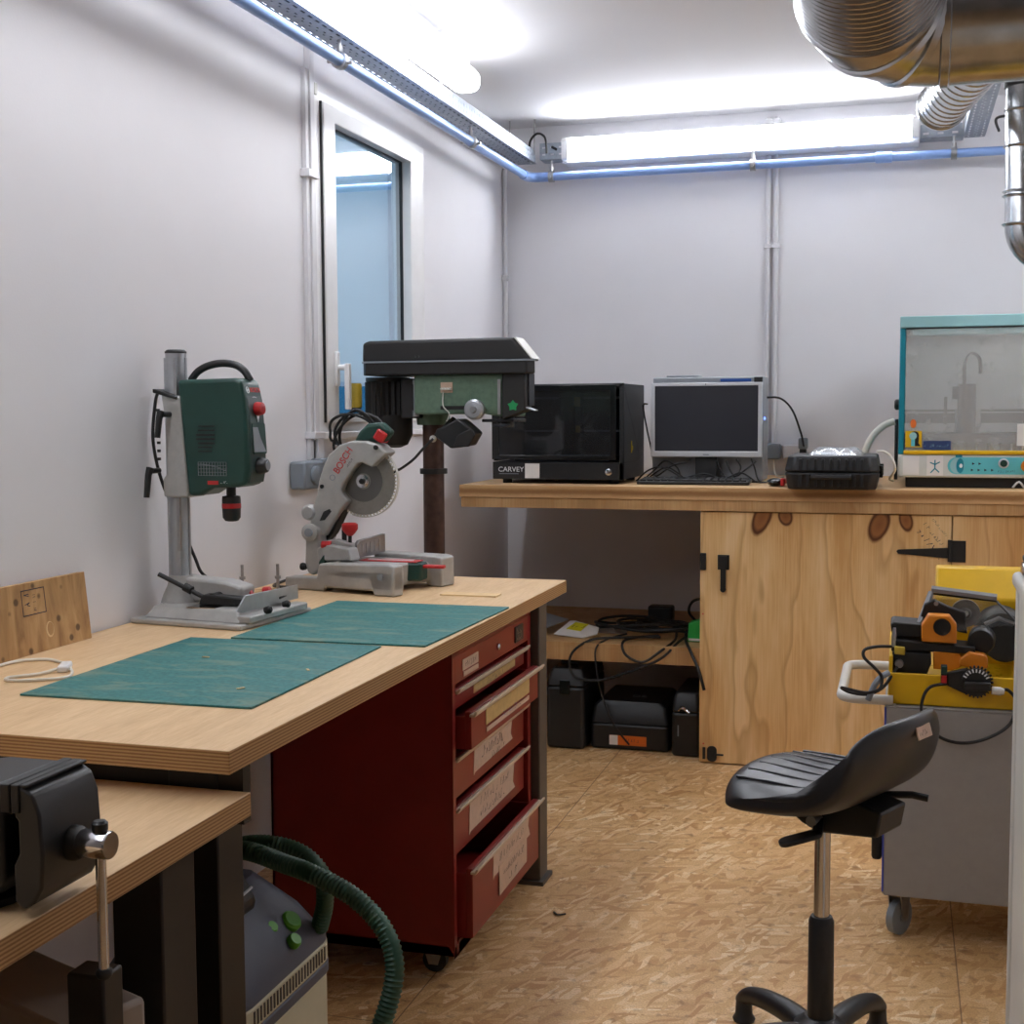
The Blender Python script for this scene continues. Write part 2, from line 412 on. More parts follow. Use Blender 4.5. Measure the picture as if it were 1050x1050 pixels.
def smoothpath(pts, n=8, closed=False):            # Catmull-Rom
    P = [V(p) for p in pts]; out = []; k = len(P)
    rng = range(k if closed else k - 1)
    for i in rng:
        if closed: a, b, c, d = P[i - 1], P[i], P[(i + 1) % k], P[(i + 2) % k]
        else: a, b, c, d = P[max(i - 1, 0)], P[i], P[i + 1], P[min(i + 2, k - 1)]
        for q in range(n):
            t = q / n
            out.append(.5 * ((2 * b) + (c - a) * t + (2 * a - 5 * b + 4 * c - d) * t * t + (3 * b - a - 3 * c + d) * t ** 3))
    if not closed: out.append(P[-1])
    return out
def cable(name, pts, r, m, par=None, n=8, sm=8):
    return MB().tube(smoothpath(pts, sm), r, n).build(name, m, par)
def rrect(x0, y0, x1, y1, r, n=5):
    out = []
    for cx, cy, a in ((x1 - r, y0 + r, -PI / 2), (x1 - r, y1 - r, 0), (x0 + r, y1 - r, PI / 2), (x0 + r, y0 + r, PI)):
        for k in range(n + 1):
            t = a + PI / 2 * k / n; out.append((cx + r * math.cos(t), cy + r * math.sin(t)))
    return out

def scribble(name, m, w, h, material, par, t=None):
    """unreadable handwriting: a row of short pen strokes on a surface frame"""
    b = MB(m); t = t or max(.0009, h * .09); x = -w / 2; rnd = random.Random(int(w * 1e5 + h * 1e6))
    while x < w / 2 - h * .3:
        cw = h * rnd.uniform(.4, .7)
        if rnd.random() < .14: x += cw; continue
        k = rnd.randint(2, 3); pts = [(x + cw * rnd.uniform(0, .2), -h / 2 * rnd.uniform(.6, 1))]
        for _ in range(k): pts.append((x + cw * rnd.random(), h / 2 * rnd.choice((-1, 1, .1)) * rnd.uniform(.7, 1)))
        for (ax, ay), (cx, cy) in zip(pts, pts[1:]):
            L = math.hypot(cx - ax, cy - ay) or 1; nx, ny = -(cy - ay) / L * t / 2, (cx - ax) / L * t / 2
            b.add([(ax + nx, ay + ny, 0), (ax - nx, ay - ny, 0), (cx - nx, cy - ny, 0), (cx + nx, cy + ny, 0)], [(0, 1, 2, 3)])
        x += cw * 1.25
    return b.build(name, material, par, smooth=False)
# ================================================================ the room
XW, YB, ZC, XR, YR = -1.86, 6.17, 2.76, 1.85, -4.2
struct(MB().box((XW - .1, YR - .1, -.06), (XR + .1, YB + .1, 0)).build('floor', 'osb'))
struct(MB().box((XW - .1, YR - .1, ZC), (XR + .1, YB + .1, ZC + .08)).build('ceiling', 'ceil'))
WY0, WY1, WZ0, WZ1 = 4.03, 4.94, 1.375, 2.405
w = MB()
w.box((XW - .10, YR - .1, -.05), (XW, WY0, ZC + .05)); w.box((XW - .10, WY1, -.05), (XW, YB + .1, ZC + .05))
w.box((XW - .10, WY0, -.05), (XW, WY1, WZ0)); w.box((XW - .10, WY0, WZ1), (XW, WY1, ZC + .05))
struct(w.build('wall_left', 'wall'))
struct(MB().box((XW - .1, YB, -.05), (XR + .1, YB + .1, ZC + .05)).build('wall_back', 'wall'))
struct(MB().box((XR, YR - .1, -.05), (XR + .1, YB + .1, ZC + .05)).build('wall_right', 'wall'))
struct(MB().box((XW - .1, YR - .1, -.05), (XR + .1, YR, ZC + .05)).build('wall_front', 'farwall'))
# window
win = thing('window_1', 'white framed interior window with a tilt handle on the left wall', 'window', (XW, 4.5, WZ0)); win['kind'] = 'structure'
mw = Matrix(((0, 0, 1, XW), (1, 0, 0, 0), (0, 1, 0, 0), (0, 0, 0, 1)))      # (y, z, out-of-wall)
def rect(a, b, c, d): return [(a, b), (c, b), (c, d), (a, d)]
f = MB(mw); f.ring(rect(3.955, 1.335, 4.995, 2.452), rect(4.03, 1.376, 4.94, 2.404), -.08, .010)
f.build('window_frame', 'white', win, .004)
f = MB(mw); f.ring(rect(4.022, 1.366, 4.952, 2.42), rect(4.118, 1.394, 4.82, 2.366), -.045, .022)
f.build('sash', 'white', win, .005)
f = MB(mw); f.ring(rect(4.118, 1.394, 4.82, 2.366), rect(4.122, 1.398, 4.816, 2.362), -.040, -.014)
f.build('seal', 'black', win)
f = MB(mw); f.box((4.119, 1.395, -.026), (4.819, 2.365, -.020)); f.build('pane', 'pane', win)
f = MB(mw); f.box((4.078, 1.488, .022), (4.106, 1.605, .032)); f.cyl((4.092, 1.552, .03), (4.092, 1.552, .07), .010)
f.box((4.080, 1.41, .056), (4.104, 1.565, .074)); f.build('window_handle', 'white', win, .004)
f = MB(mw); f.box((4.016, 1.366, .010), (4.0218, 2.42, .018)); f.build('shadow_gap', 'black', win)
f = MB(mw); f.box((3.92, 1.310, 0), (5.02, 1.335, .022)); f.build('window_sill', 'white', win, .004)
f = MB(mw); f.box((3.965, 2.43, .010), (3.985, 2.468, .020)); f.build('hinge_cover', 'offwhite', win, .003)
# outside of the window
struct(MB().box((-5.6, 6.0, -.5), (-5.5, 13.7, 4.7)).build('wall_outside', 'extwall'))
struct(MB().box((-5.6, 13.7, -.5), (-5.4, 20, 4.7)).build('wall_outside_grey', 'extgrey'))
struct(MB().box((-5.35, 6.0, -.5), (-5.25, 18, 1.70)).build('wall_outside_blue', 'duskblue'))
struct(MB().box((-5.6, 2.0, -.6), (XW - .1, 20, -.5)).build('ground_outside', 'extgrey'))

# ================================================================ pipes, trunking, trays, lamps
def trunking(name, label, boxes, clips, grp=None, mt='trunk'):
    r = thing(name, label, 'cable trunking', boxes[0][0], grp)
    b = MB()
    for lo, hi in boxes: b.box(lo, hi)
    b.build('trunk', mt, r, .002)
    for lo, hi in clips: MB().box(lo, hi).build('clip', mt, r, .002)
    return r
trunking('cable_trunking', 'white upright cable trunking left of the window', [((XW, 3.925, 1.24), (XW + .022, 3.955, 2.72)), ((XW, 3.90, 1.20), (XW + .016, 3.922, 2.50)), ((XW, 3.925, 1.24), (XW + .03, 3.965, 1.33))],
         [((XW, 3.885, 2.155), (XW + .032, 3.962, 2.18)), ((XW, 3.89, 1.315), (XW + .036, 3.972, 1.337))])
r = thing('conduit_pipe', 'white conduit pipe down the left wall beside the room corner', 'conduit', (XW + .012, 6.10, 1.1))
MB().cyl((XW + .014, 6.10, 1.12), (XW + .014, 6.10, 2.56), .011, n=12).build('tube', 'trunk', r)
MB().box((XW, 6.085, 2.03), (XW + .03, 6.115, 2.055)).build('clip', 'trunk', r, .003)
for k, (x, s) in enumerate(((-.603, 'left'), (-.566, 'right'))):
    r = thing('conduit_pipe', '%s of the two white conduits running up the back wall' % s, 'conduit', (x, YB - .012, 1.2), 'back wall conduits')
    MB().cyl((x, YB - .014, 1.25), (x, YB - .014, 2.73), .0115, n=12).build('tube', 'trunk', r)
    MB().box((x - .018, YB - .03, 2.14), (x + .018, YB, 2.16)).build('clip', 'trunk', r, .003)
    MB().box((x - .018, YB - .03, 2.70), (x + .018, YB, 2.72)).build('clip', 'trunk', r, .003)
# blue compressed-air pipe
PX, PY, PZ = -1.705, 6.03, 2.498
r = thing('air_pipe', 'blue compressed air pipe along the left and back walls', 'pipe', (PX, PY, PZ))
pp = [V((PX, -1.7, PZ)), V((PX, PY - .05, PZ))] + [V((PX + .05 - .05 * math.cos(a), PY - .05 + .05 * math.sin(a), PZ)) for a in (PI / 8, PI / 4, 3 * PI / 8)] + [V((PX + .05, PY, PZ)), V((XR - .003, PY, PZ))]
MB().tube(pp, .019, 16).build('tube', 'bluepipe', r)
MB().tube([V((PX, PY - .10, PZ))] + pp[1:6] + [V((PX + .10, PY, PZ))], .0225, 16).build('elbow', 'bluepipe', r)
MB().cyl((-.13, PY, PZ), (-.06, PY, PZ), .024).build('coupling', 'bluepipe', r, .003)
def clamp(p, ax, top):
    c = MB(); p = V(p); ax = V(ax)
    c.lathe([(.0195, -.012), (.027, -.012), (.027, .012), (.0195, .012)], p, ax, 18)
    c.cyl(p + V((0, 0, .025)), (p.x, p.y, top), .006, n=8); c.cyl(p + V((0, 0, .024)), p + V((0, 0, .045)), .010, n=6)
    sd = ax.cross(V((0, 0, 1))); c.cyl(p + sd * .026 - V((0, 0, .008)), p + sd * .042 - V((0, 0, .008)), .006, n=8); c.cyl(p - sd * .026, p - sd * .042, .006, n=8)
    c.build('pipe_clamp', 'steel', r)
for y in (1.0, 2.45, 3.86, 5.16): clamp((PX, y, PZ), (0, 1, 0), 2.562)
for x in (-1.595, -.66, .195, 1.1): clamp((x, PY, PZ), (1, 0, 0), 2.571)
# perforated cable trays: real holes
def strip(b, o, du, dv, L, W, pitch, holes):
    """flat strip from o along du (length L) and dv (width W); holes = [(v0, v1, u0, u1) in pitch units 0..1]"""
    o, du, dv = V(o), V(du), V(dv)
    vb = sorted({0, W} | {h[k] for h in holes for k in (0, 1)}); ub = sorted({0, 1} | {h[k] for h in holes for k in (2, 3)})
    n = int(L / pitch)
    for i in range(n):
        for a, c in zip(ub, ub[1:]):
            for p, q in zip(vb, vb[1:]):
                if any(h[0] <= (p + q) / 2 <= h[1] and h[2] <= (a + c) / 2 <= h[3] for h in holes): continue
                u0, u1 = (i + a) * pitch, (i + c) * pitch
                b.add([o + du * u0 + dv * p, o + du * u1 + dv * p, o + du * u1 + dv * q, o + du * u0 + dv * q], [(0, 1, 2, 3)])
BH = [(.016, .024, .15, .75), (.042, .048, .0, .3), (.054, .060, .5, .85), (.078, .086, .15, .75)]
FH = [(.012, .022, .30, .52), (.034, .044, .30, .52)]
def cable_tray(name, label, x0, w, y0, y1, z):
    r = thing(name, label, 'cable tray', (x0 + w / 2, (y0 + y1) / 2, z))
    b = MB(); sc = w / .10
    strip(b, (x0, y0, z), (0, 1, 0), (1, 0, 0), y1 - y0, w, .05, [(h[0] * sc, h[1] * sc, h[2], h[3]) for h in BH]); b.build('base', 'tray', r, smooth=False, solid=.0016)
    for x in (x0, x0 + w):
        b = MB(); strip(b, (x, y0, z), (0, 1, 0), (0, 0, 1), y1 - y0, .056, .0333, FH); b.build('side_flange', 'tray', r, smooth=False, solid=.0016)
    b = MB()
    for y in [y1 - .05 - k * 1.3 for k in range(int((y1 - y0) / 1.3) + 1)]:
        for x in (x0 - .004, x0 + w + .004): b.cyl((x, y, z + .03), (x, y, ZC), .004, n=8)
    b.build('hanger_rod', 'steel', r)
    return r
cable_tray('cable_tray', 'perforated steel cable tray above the blue pipe on the left wall', -1.785, .112, -1.6, 6.05, 2.565)
for k, x in enumerate((-1.765, -1.748, -1.728, -1.712, -1.695)):
    tag(cable('tray_cable', [(x + .006 * math.sin(k * 2 + q), -1.5 + q * .75, 2.5755 + .004 * (k % 2)) for q in range(11)], .009, 'cable'), 'black cable lying lengthwise in the left wall tray', 'cable', 'cables in the left tray')
cable_tray('cable_tray', 'perforated steel cable tray behind the big duct at the right', .235, .085, -1.6, 6.05, 2.565)
r = thing('tray_bracket', 'short perforated steel tray piece at the left end of the back lamp', 'bracket', (-1.6, 6.1, 2.58))
b = MB(); strip(b, (-1.66, 6.06, 2.585), (1, 0, 0), (0, 0, 1), .12, .075, .04, [(.018, .026, .3, .7), (.050, .058, .3, .7)]); strip(b, (-1.66, 6.06, 2.585), (1, 0, 0), (0, 1, 0), .12, .10, .04, [(.03, .04, .3, .7)])
b.build('plate', 'tray', r, smooth=False, solid=.0016); MB().cyl((-1.60, 6.055, 2.64), (-1.575, 6.045, 2.625), .006, n=8).build('bolt', 'blackdull', r)
r = thing('tray_bracket', 'short perforated steel tray piece at the right end of the back lamp', 'bracket', (.13, 6.1, 2.58))
b = MB(); strip(b, (.055, 6.05, 2.575), (1, 0, 0), (0, 1, 0), .18, .10, .06, [(.03, .045, .3, .75)]); strip(b, (.055, 6.05, 2.575), (1, 0, 0), (0, 0, 1), .18, .055, .06, [(.012, .022, .2, .6)])
b.build('plate', 'tray', r, smooth=False, solid=.0016)
tag(cable('cable_loop', [(-1.70, 6.02, 2.60), (-1.69, 6.0, 2.66), (-1.65, 5.98, 2.69), (-1.615, 5.99, 2.67), (-1.61, 6.0, 2.60)], .0055, 'cable'), 'black cable looping out of the left tray at the corner', 'cable')
tag(cable('hanging_cable', [(.38, 6.12, 2.60), (.36, 5.9, 2.61), (.45, 5.6, 2.55), (.6, 5.4, 2.5)], .006, 'cable'), 'black cable hanging beside the right cable tray', 'cable')
# lamps
def lamp(label, x0, y0, x1, y1, z, w, h, rounded, along, em='lamp'):
    r = thing('tube_lamp', label, 'lamp', ((x0 + x1) / 2, (y0 + y1) / 2, z), 'ceiling tube lamps')
    L = (y1 - y0) if along == 'y' else (x1 - x0)
    prof = rrect(-w / 2, 0, w / 2, h, min(w, h) * (.42 if rounded else .18), 6)
    if along == 'y': m = Matrix(((1, 0, 0, (x0 + x1) / 2), (0, 0, 1, y0), (0, 1, 0, z), (0, 0, 0, 1)))
    else: m = Matrix(((0, 0, 1, x0), (1, 0, 0, (y0 + y1) / 2), (0, 1, 0, z), (0, 0, 0, 1)))
    d = MB(m); e = .004 if rounded else .03
    if rounded:
        vs = []; n = len(prof); ks = (0, .012, .035, .07); sc = (.55, .82, .96, 1.0)
        secs = [(u, s) for u, s in zip(ks, sc)] + [(L - u, s) for u, s in zip(ks[::-1], sc[::-1])]
        for u, s in secs: vs += [(p[0] * s, h / 2 + (p[1] - h / 2) * s, u) for p in prof]
        fs = [(i * n + q, i * n + (q + 1) % n, (i + 1) * n + (q + 1) % n, (i + 1) * n + q) for i in range(len(secs) - 1) for q in range(n)]
        fs += [list(range(n)), [(len(secs) - 1) * n + q for q in range(n)]]
        d.add(vs, fs); d.build('diffuser', em, r)
    else:
        d.prism(prof, e, L - e); d.build('diffuser', 'lampback', r)
        for a in (0, L - e): q = MB(m); q.prism([(p[0] * 1.02, p[1] * 1.02 - .001) for p in prof], a, a + e); q.build('end_cap', 'white', r)
    q = MB(m); q.box((-w * .3, h, .1), (w * .3, h + .012, L - .1)) if along == 'y' else q.box((w / 2 + .001, -.012, .0), (YB - (y0 + y1) / 2 - .001, h + .010, L)).box((-w / 2 + .012, h + .003, 0), (w / 2 + .001, h + .010, L)).box((-w / 2 + .018, -.012, 0), (w / 2 + .001, -.004, L)); q.build('housing', 'white', r)
    for u in () if along == 'x' else (.3, L - .3): q = MB(m); q.box((-.02, h + .012, u - .02), (.02, ZC - z, u + .02)); q.build('mount', 'white', r)
lamp('lit tube lamp with a rounded end over the left cable tray', -1.655, 3.28, -1.545, 4.83, 2.602, .11, .088, True, 'y')
lamp('lit tube lamp over the left cable tray nearer the camera', -1.655, 1.60, -1.545, 3.15, 2.602, .11, .088, True, 'y')
lamp('lit tube lamp along the back wall above the blue pipe', -1.545, 6.02, .05, 6.095, 2.572, .075, .092, False, 'x')
lamp('lit tube lamp behind the camera over the left tray', -1.655, -.08, -1.545, 1.47, 2.602, .11, .088, True, 'y')
lamp('added unseen tube lamp on the right side, lighting the back wall', .95, 3.7, 1.06, 5.25, 2.602, .11, .088, True, 'y', 'lampfill')  # added out of view to brighten the back wall
# ducts
def bendpath(pts, rad, n=10):
    P = [V(p) for p in pts]; out = [P[0]]
    for a, b, c in zip(P, P[1:], P[2:]):
        u, v = (a - b).normalized(), (c - b).normalized(); th = u.angle(v); d = rad / math.tan(th / 2)
        p0, p1 = b + u * d, b + v * d; cen = b + (u + v).normalized() * (rad / math.sin(th / 2))
        e0, e1 = (p0 - cen), (p1 - cen)
        for k in range(n + 1):
            t = k / n; ang = e0.angle(e1); s = math.sin(ang)
            out.append(cen + e0 * (math.sin((1 - t) * ang) / s) + e1 * (math.sin(t * ang) / s))
    out.append(P[-1]); return out
r = thing('ventilation_duct', 'large galvanised duct with a flexible ribbed arm at the top right', 'duct', (.3, 3.0, 2.1))
RD = .150
A, B, D = V((-.125, 1.5, 2.52)), V((-.075, 3.02, 2.246)), V((1.8, 3.04, 2.262))
path = bendpath([A, B, D], .155, 12)
flexend = path[1]
n = 280; fp, rr = [], []
for k in range(n + 1):
    fp.append(A.lerp(flexend, k / n)); rr.append(RD - .002 + .0045 * (1 if (k % 4) in (1, 2) else -1))
MB().tube(fp, rr, 40).build('flexible_section', 'duct', r, ang=60)
elb = path[1:14]
for k in range(3): MB().tube(elb[k * 4:k * 4 + 5], RD - .001 * (k % 2), 40).build('elbow_segment', 'duct', r)
MB().tube(path[-2:], RD + .002, 40).build('straight_section', 'duct', r)
for q, (p, t) in enumerate(((path[1], path[2] - path[1]), (path[5], path[6] - path[4]), (path[9], path[10] - path[8]), (path[13], V((1, 0, 0))))):
    MB().lathe([(RD, -.012), (RD + .006, -.008), (RD + .006, .008), (RD, .012)], p, t, 40).build('joint_collar', 'duct', r)
for x in (.36, .47, .56, .70, .9): MB().lathe([(RD + .001, -.004), (RD + .005, 0), (RD + .001, .004)], (x, 3.02, path[-2].z + .001), (1, 0, 0), 40).build('seam', 'duct', r)
r = thing('ventilation_duct', 'smaller spiral duct with an open end behind the large duct', 'duct', (.15, 5.0, 2.4))
P1, P2 = at(966, 108, Y=4.9), at(1003, 58, Y=3.9)
dd = (P2 - P1).normalized(); P2 = P1 + dd * 1.2
MB().tube([P1, P2], .080, 32).build('spiral_tube', 'duct', r)
MB().lathe([(.074, -.004), (.087, -.004), (.087, .02), (.080, .024)], P1, dd, 32).build('end_collar', 'duct', r)
b = MB()
for k in range(1, 12): b.lathe([(.0795, -.004), (.0835, 0), (.0795, .004)], P1 + dd * (.1 * k), (dd + V((.12, 0, .1))).normalized(), 32)
b.build('spiral_seam', 'duct', r)
r = thing('ventilation_duct', 'vertical galvanised downpipe with an elbow above the teal machine', 'duct', (.37, 4.8, 1.9))
vx = .375
vp = bendpath([(vx, 4.8, 2.62), (vx + .008, 4.8, 1.94), (vx + .45, 4.8, 1.80)], .11, 8)
MB().tube(vp[:2], .059, 28).build('downpipe', 'duct', r); MB().tube(vp[1:], .059, 28).build('elbow', 'duct', r)
for z in (2.13, 2.115, 2.40, 2.28, 2.02): MB().lathe([(.059, -.005), (.066, 0), (.059, .005)], (vx + .003, 4.8, z), (.08, 0, 1), 28).build('seam', 'duct', r)
MB().cyl((vx, 4.8, 2.48), (vx, 4.8, 2.55), .063, n=28).build('rubber_sleeve', 'rubber', r)
# sockets
def socketbox(label, x0, y0, z0, x1, y1, z1, face, par=None):
    pass
r = thing('wall_socket', 'grey twin wall socket behind the mitre saw', 'socket', (XW, 3.9, 1.15))
MB().box((XW, 3.77, 1.155), (XW + .055, 4.05, 1.245)).build('housing', 'greyplastic', r, .008)
for y in (3.84, 3.97): MB().lathe([(.030, 0), (.030, .012), (.024, .014)], (XW + .053, y, 1.20), (1, 0, 0), 20).build('socket_cover', 'greyplastic', r)
q = MB(fr((XW + .06, 4.02, 1.205), (1, 0, -.45), (0, 1, 0))); q.box((0, -.05, 0), (.055, .04, .008)); q.build('open_flap', 'greyplastic', r, .003)
MB().box((XW + .05, 3.985, 1.16), (XW + .10, 4.045, 1.215)).build('plug', 'black', r, .006)
MB().box((XW, 3.90, 1.235), (XW + .058, 3.99, 1.25)).build('cable_entry', 'greyplastic', r, .004)
r = thing('wall_socket', 'grey wall socket beside the monitor on the back wall', 'socket', (-.57, YB - .03, 1.19))
MB().box((-.62, YB - .06, 1.175), (-.535, YB, 1.245)).build('housing', 'greyplastic', r, .006)
MB().box((-.52, YB - .055, 1.18), (-.445, YB, 1.24)).build('junction_box', 'trunk', r, .005)
# ================================================================ benches
r = thing('workbench', 'long plywood workbench on dark steel legs along the left wall', 'workbench', (-1.42, 2.86, 0))
MB().box((XW + .005, 1.79, .837), (-.995, 3.93, .875)).build('tabletop', 'ply', r, .0015)
for x, y, m in ((-1.145, 1.855, 'legblack'), (-1.095, 3.645, 'legsteel'), (-1.82, 1.855, 'legblack'), (-1.82, 3.645, 'legsteel')):  # near legs darkened: same grey steel with its shade in the colour
    q = MB().box((x, y, .012), (x + .09, y + .085, .837)); lg = q.build('leg', m, r, .004)
    MB().box((x - .012, y - .012, 0), (x + .102, y + .097, .012)).build('foot_plate', m, lg)
MB().box((-1.78, 1.86, .735), (-1.01, 1.885, .837)).build('apron', 'legblack', r)  # grey steel apron coloured black for the shade under the tabletop
MB().box((-1.78, 3.69, .765), (-1.10, 3.725, .837)).build('apron', 'legsteel', r)
r = thing('low_workbench', 'lower plywood workbench in the foreground carrying the vise', 'workbench', (-1.42, 1.1, 0))
MB().box((XW + .005, .35, .757), (-.988, 1.845, .795)).build('tabletop', 'ply', r, .0015)
for x, y in ((-1.115, 1.645), (-1.115, .45), (-1.82, 1.645), (-1.82, .45)):
    lg = MB().box((x, y, .012), (x + .085, y + .095, .757)).build('leg', 'legblack', r, .004)
    MB().box((x - .01, y - .01, 0), (x + .095, y + .105, .012)).build('foot_plate', 'legblack', lg)
MB().box((-1.78, .46, .69), (-1.12, .5, .757)).build('apron', 'legblack', r)
MB().box((-1.56, .55, .70), (-1.53, 1.645, .757)).build('apron', 'legblack', r)
# cutting mats
def cmat(name, label, pts, z, grp):
    zz = z
    o = MB().prism([(p[0], p[1]) for p in pts], zz, zz + .004).build(name, 'mat', None, .0008, 1)
    return tag(o, label, 'cutting mat', grp)
cmat('cutting_mat', 'green cutting mat with sawdust smears, nearest the bench front edge', [(-1.571, 2.045), (-1.097, 2.058), (-1.108, 2.688), (-1.583, 2.68)], .8752, 'cutting mats')
cmat('cutting_mat', 'green cutting mat behind the first one, in front of the mitre saw', [(-1.49, 2.70), (-1.012, 2.713), (-.998, 3.318), (-1.495, 3.31)], .8755, 'cutting mats')
# little wood things
tag(MB().xz([(-1.262, .8752), (-1.094, .8752), (-1.094, .8792), (-1.262, .8792)], 3.505, 3.56).build('wood_strip', 'lightwood', None, .001), 'thin pale wood strip lying at the far bench end', 'wood strip')
r = thing('bolted_board', 'small wooden board with two upright bolts behind the green drill stand', 'board', (-1.71, 3.35, .8752))
m = fr((-1.835, 3.28, .8752), (.93, .42, 0), (-.42, .93, 0))
MB(m).box((0, 0, 0), (.21, .085, .016)).build('board', 'scrap', r, .002)
for u in (.055, .155):
    q = MB(m); q.cyl((u, .04, .016), (u, .04, .092), .0045, n=10); q.cyl((u, .04, .05), (u, .04, .058), .009, n=6); q.cyl((u, .04, .016), (u, .04, .020), .011, n=16); q.build('bolt', 'steel', r)
# aged board leaning on the wall
r = thing('wooden_board', 'aged pine board with stamped marks leaning on the left wall', 'board', (-1.83, 2.4, .8752))
m = fr((-1.815, 1.975, .8752), (0, 1, 0), (-.10, 0, 1))
MB(m).box((0, 0, -.022), (.655, .157, 0)).build('board', 'scrap', r, .001)
q = MB(m)
for a, b_, c, d in ((.42, .085, .50, .087), (.42, .140, .50, .142), (.42, .085, .4215, .142), (.4985, .085, .50, .142)): q.box((a, b_, 0), (c, d, .0006))
q.build('stamp_frame', 'ink', r)
scribble('stamp_marks', m @ Matrix.Translation((.437, .112, .0004)) @ Matrix.Rotation(PI / 2, 4, 'Z'), .046, .020, 'ink', r)
scribble('stamp_marks', m @ Matrix.Translation((.462, .112, .0004)) @ Matrix.Rotation(PI / 2, 4, 'Z'), .040, .010, 'ink', r)
q = MB(m)
q.ring([(.505 + .014 * math.cos(a), .045 + .018 * math.sin(a)) for a in [2 * PI * k / 20 for k in range(20)]], [(.507 + .011 * math.cos(a), .046 + .015 * math.sin(a)) for a in [2 * PI * k / 20 for k in range(20)]], 0, .0008)
q.build('knot_ring', 'lightwood', r)
# white lamp head at the frame edge
r = thing('desk_lamp', 'white round lamp head at the left edge above the aged board', 'lamp', (-1.62, 1.95, .8752))
MB().ball((-1.625, 1.97, 1.128), .052, (1.05, 1, 1)).build('lamp_head', 'white', r)
MB().tube(smoothpath([(-1.625, 1.95, 1.08), (-1.66, 1.92, .98), (-1.67, 1.90, .89)]), .006, 8).build('stem', 'white', r)
MB().lathe([(.06, 0), (.06, .012), (.02, .018)], (-1.67, 1.90, .8753), (0, 0, 1)).build('base', 'white', r)
r = thing('switch_cable', 'white mains cable with an inline switch on the bench', 'cable', (-1.7, 2.25, .8753))
cable('cord', [(-1.665, 1.93, .882), (-1.75, 2.10, .879), (-1.79, 2.29, .879), (-1.745, 2.352, .879), (-1.69, 2.335, .879), (-1.648, 2.30, .882), (-1.592, 2.236, .880), (-1.585, 2.19, .879), (-1.66, 2.145, .879), (-1.69, 2.165, .879), (-1.655, 2.215, .879), (-1.64, 2.255, .882)], .0032, 'whitecable', r)
q = MB(fr((-1.652, 2.305, .8755), (.45, -.9, 0), (.9, .45, 0))); q.box((0, -.011, 0), (.062, .011, .014)); q.build('inline_switch', 'white', r, .004)

# ================================================================ vise
r = thing('bench_vise', 'dark grey bench vise with a chrome screw head and hanging handle', 'vise', (-1.06, 1.36, .795))
y0, y1 = 1.295, 1.415
ym = (y0 + y1) / 2
q = MB(); q.xz([(-1.009, .957), (-.998, .957), (-.982, .948), (-.973, .925), (-.970, .875), (-.973, .835), (-.985, .815), (-1.0, .806), (-1.012, .815), (-1.012, .86), (-1.004, .875), (-1.004, .915), (-1.009, .92)], y0, y1)
mj = q.build('moving_jaw', 'black', r, .006, 3)
MB().box((-1.0105, y0 - .003, .925), (-.9995, y1 + .003, .960)).build('jaw_plate', 'blackdull', mj, .0015)
MB().box((-.9985, y0 - .001, .9565), (-.990, y1 + .001, .9600)).build('top_groove_plate', 'blackdull', mj, .001)
q = MB(); q.xz([(-1.028, .957), (-1.10, .957), (-1.18, .945), (-1.23, .90), (-1.23, .84), (-1.20, .815), (-1.045, .815), (-1.025, .84), (-1.025, .93)], y0 - .001, y1 + .001); fj = q.build('fixed_jaw', 'black', r, .006, 3)
MB().box((-1.0255, y0 - .003, .925), (-1.0125, y1 + .003, .960)).build('jaw_plate', 'blackdull', fj, .0015)
MB().box((-1.20, ym - .028, .835), (-1.0, ym + .028, .895)).build('slide_bar', 'blackdull', r, .004)
MB().lathe([(.082, 0), (.085, .010), (.065, .018), (.06, .03)], (-1.125, ym, .7952), (0, 0, 1), 32).build('swivel_base', 'black', r)
for yy in (y0 - .030, y1 + .035):
    c = at(14, 912, Z=.797) if yy < y0 else V((-1.085, yy, .797))
    MB().lathe([(.030, 0), (.031, .006), (.027, .012)], (c.x - .008, c.y, .7952), (0, 0, 1), 24).build('base_lug', 'black', r)
    MB().lathe([(.019, .0), (.019, .014), (.016, .022), (.009, .028), (.0001, .030)], (c.x - .008, c.y, .807), (0, 0, 1), 20).build('clamp_nut', 'chrome', r)
MB().lathe([(.022, 0), (.022, .008), (.015, .020)], (-.972, ym, .873), (1, 0, 0), 20).build('screw_collar', 'blackdull', r)
sc = MB().lathe([(.0165, 0), (.0175, .003), (.0175, .040), (.0165, .043)], (-.960, ym, .874), (1, 0, 0), 24).build('screw_head', 'chrome', r)
hx = -.932; MB().cyl((hx, ym, .903), (hx, ym, .712), .0066, n=14).build('handle_bar', 'chrome', r)
MB().lathe([(.009, 0), (.010, .004), (.010, .011), (.007, .014)], (hx, ym, .890), (0, 0, 1), 16).build('handle_knob', 'black', r)
MB().lathe([(.008, 0), (.010, .003), (.010, .009), (.008, .012)], (hx, ym, .706), (0, 0, 1), 16).build('handle_knob', 'blackdull', r)
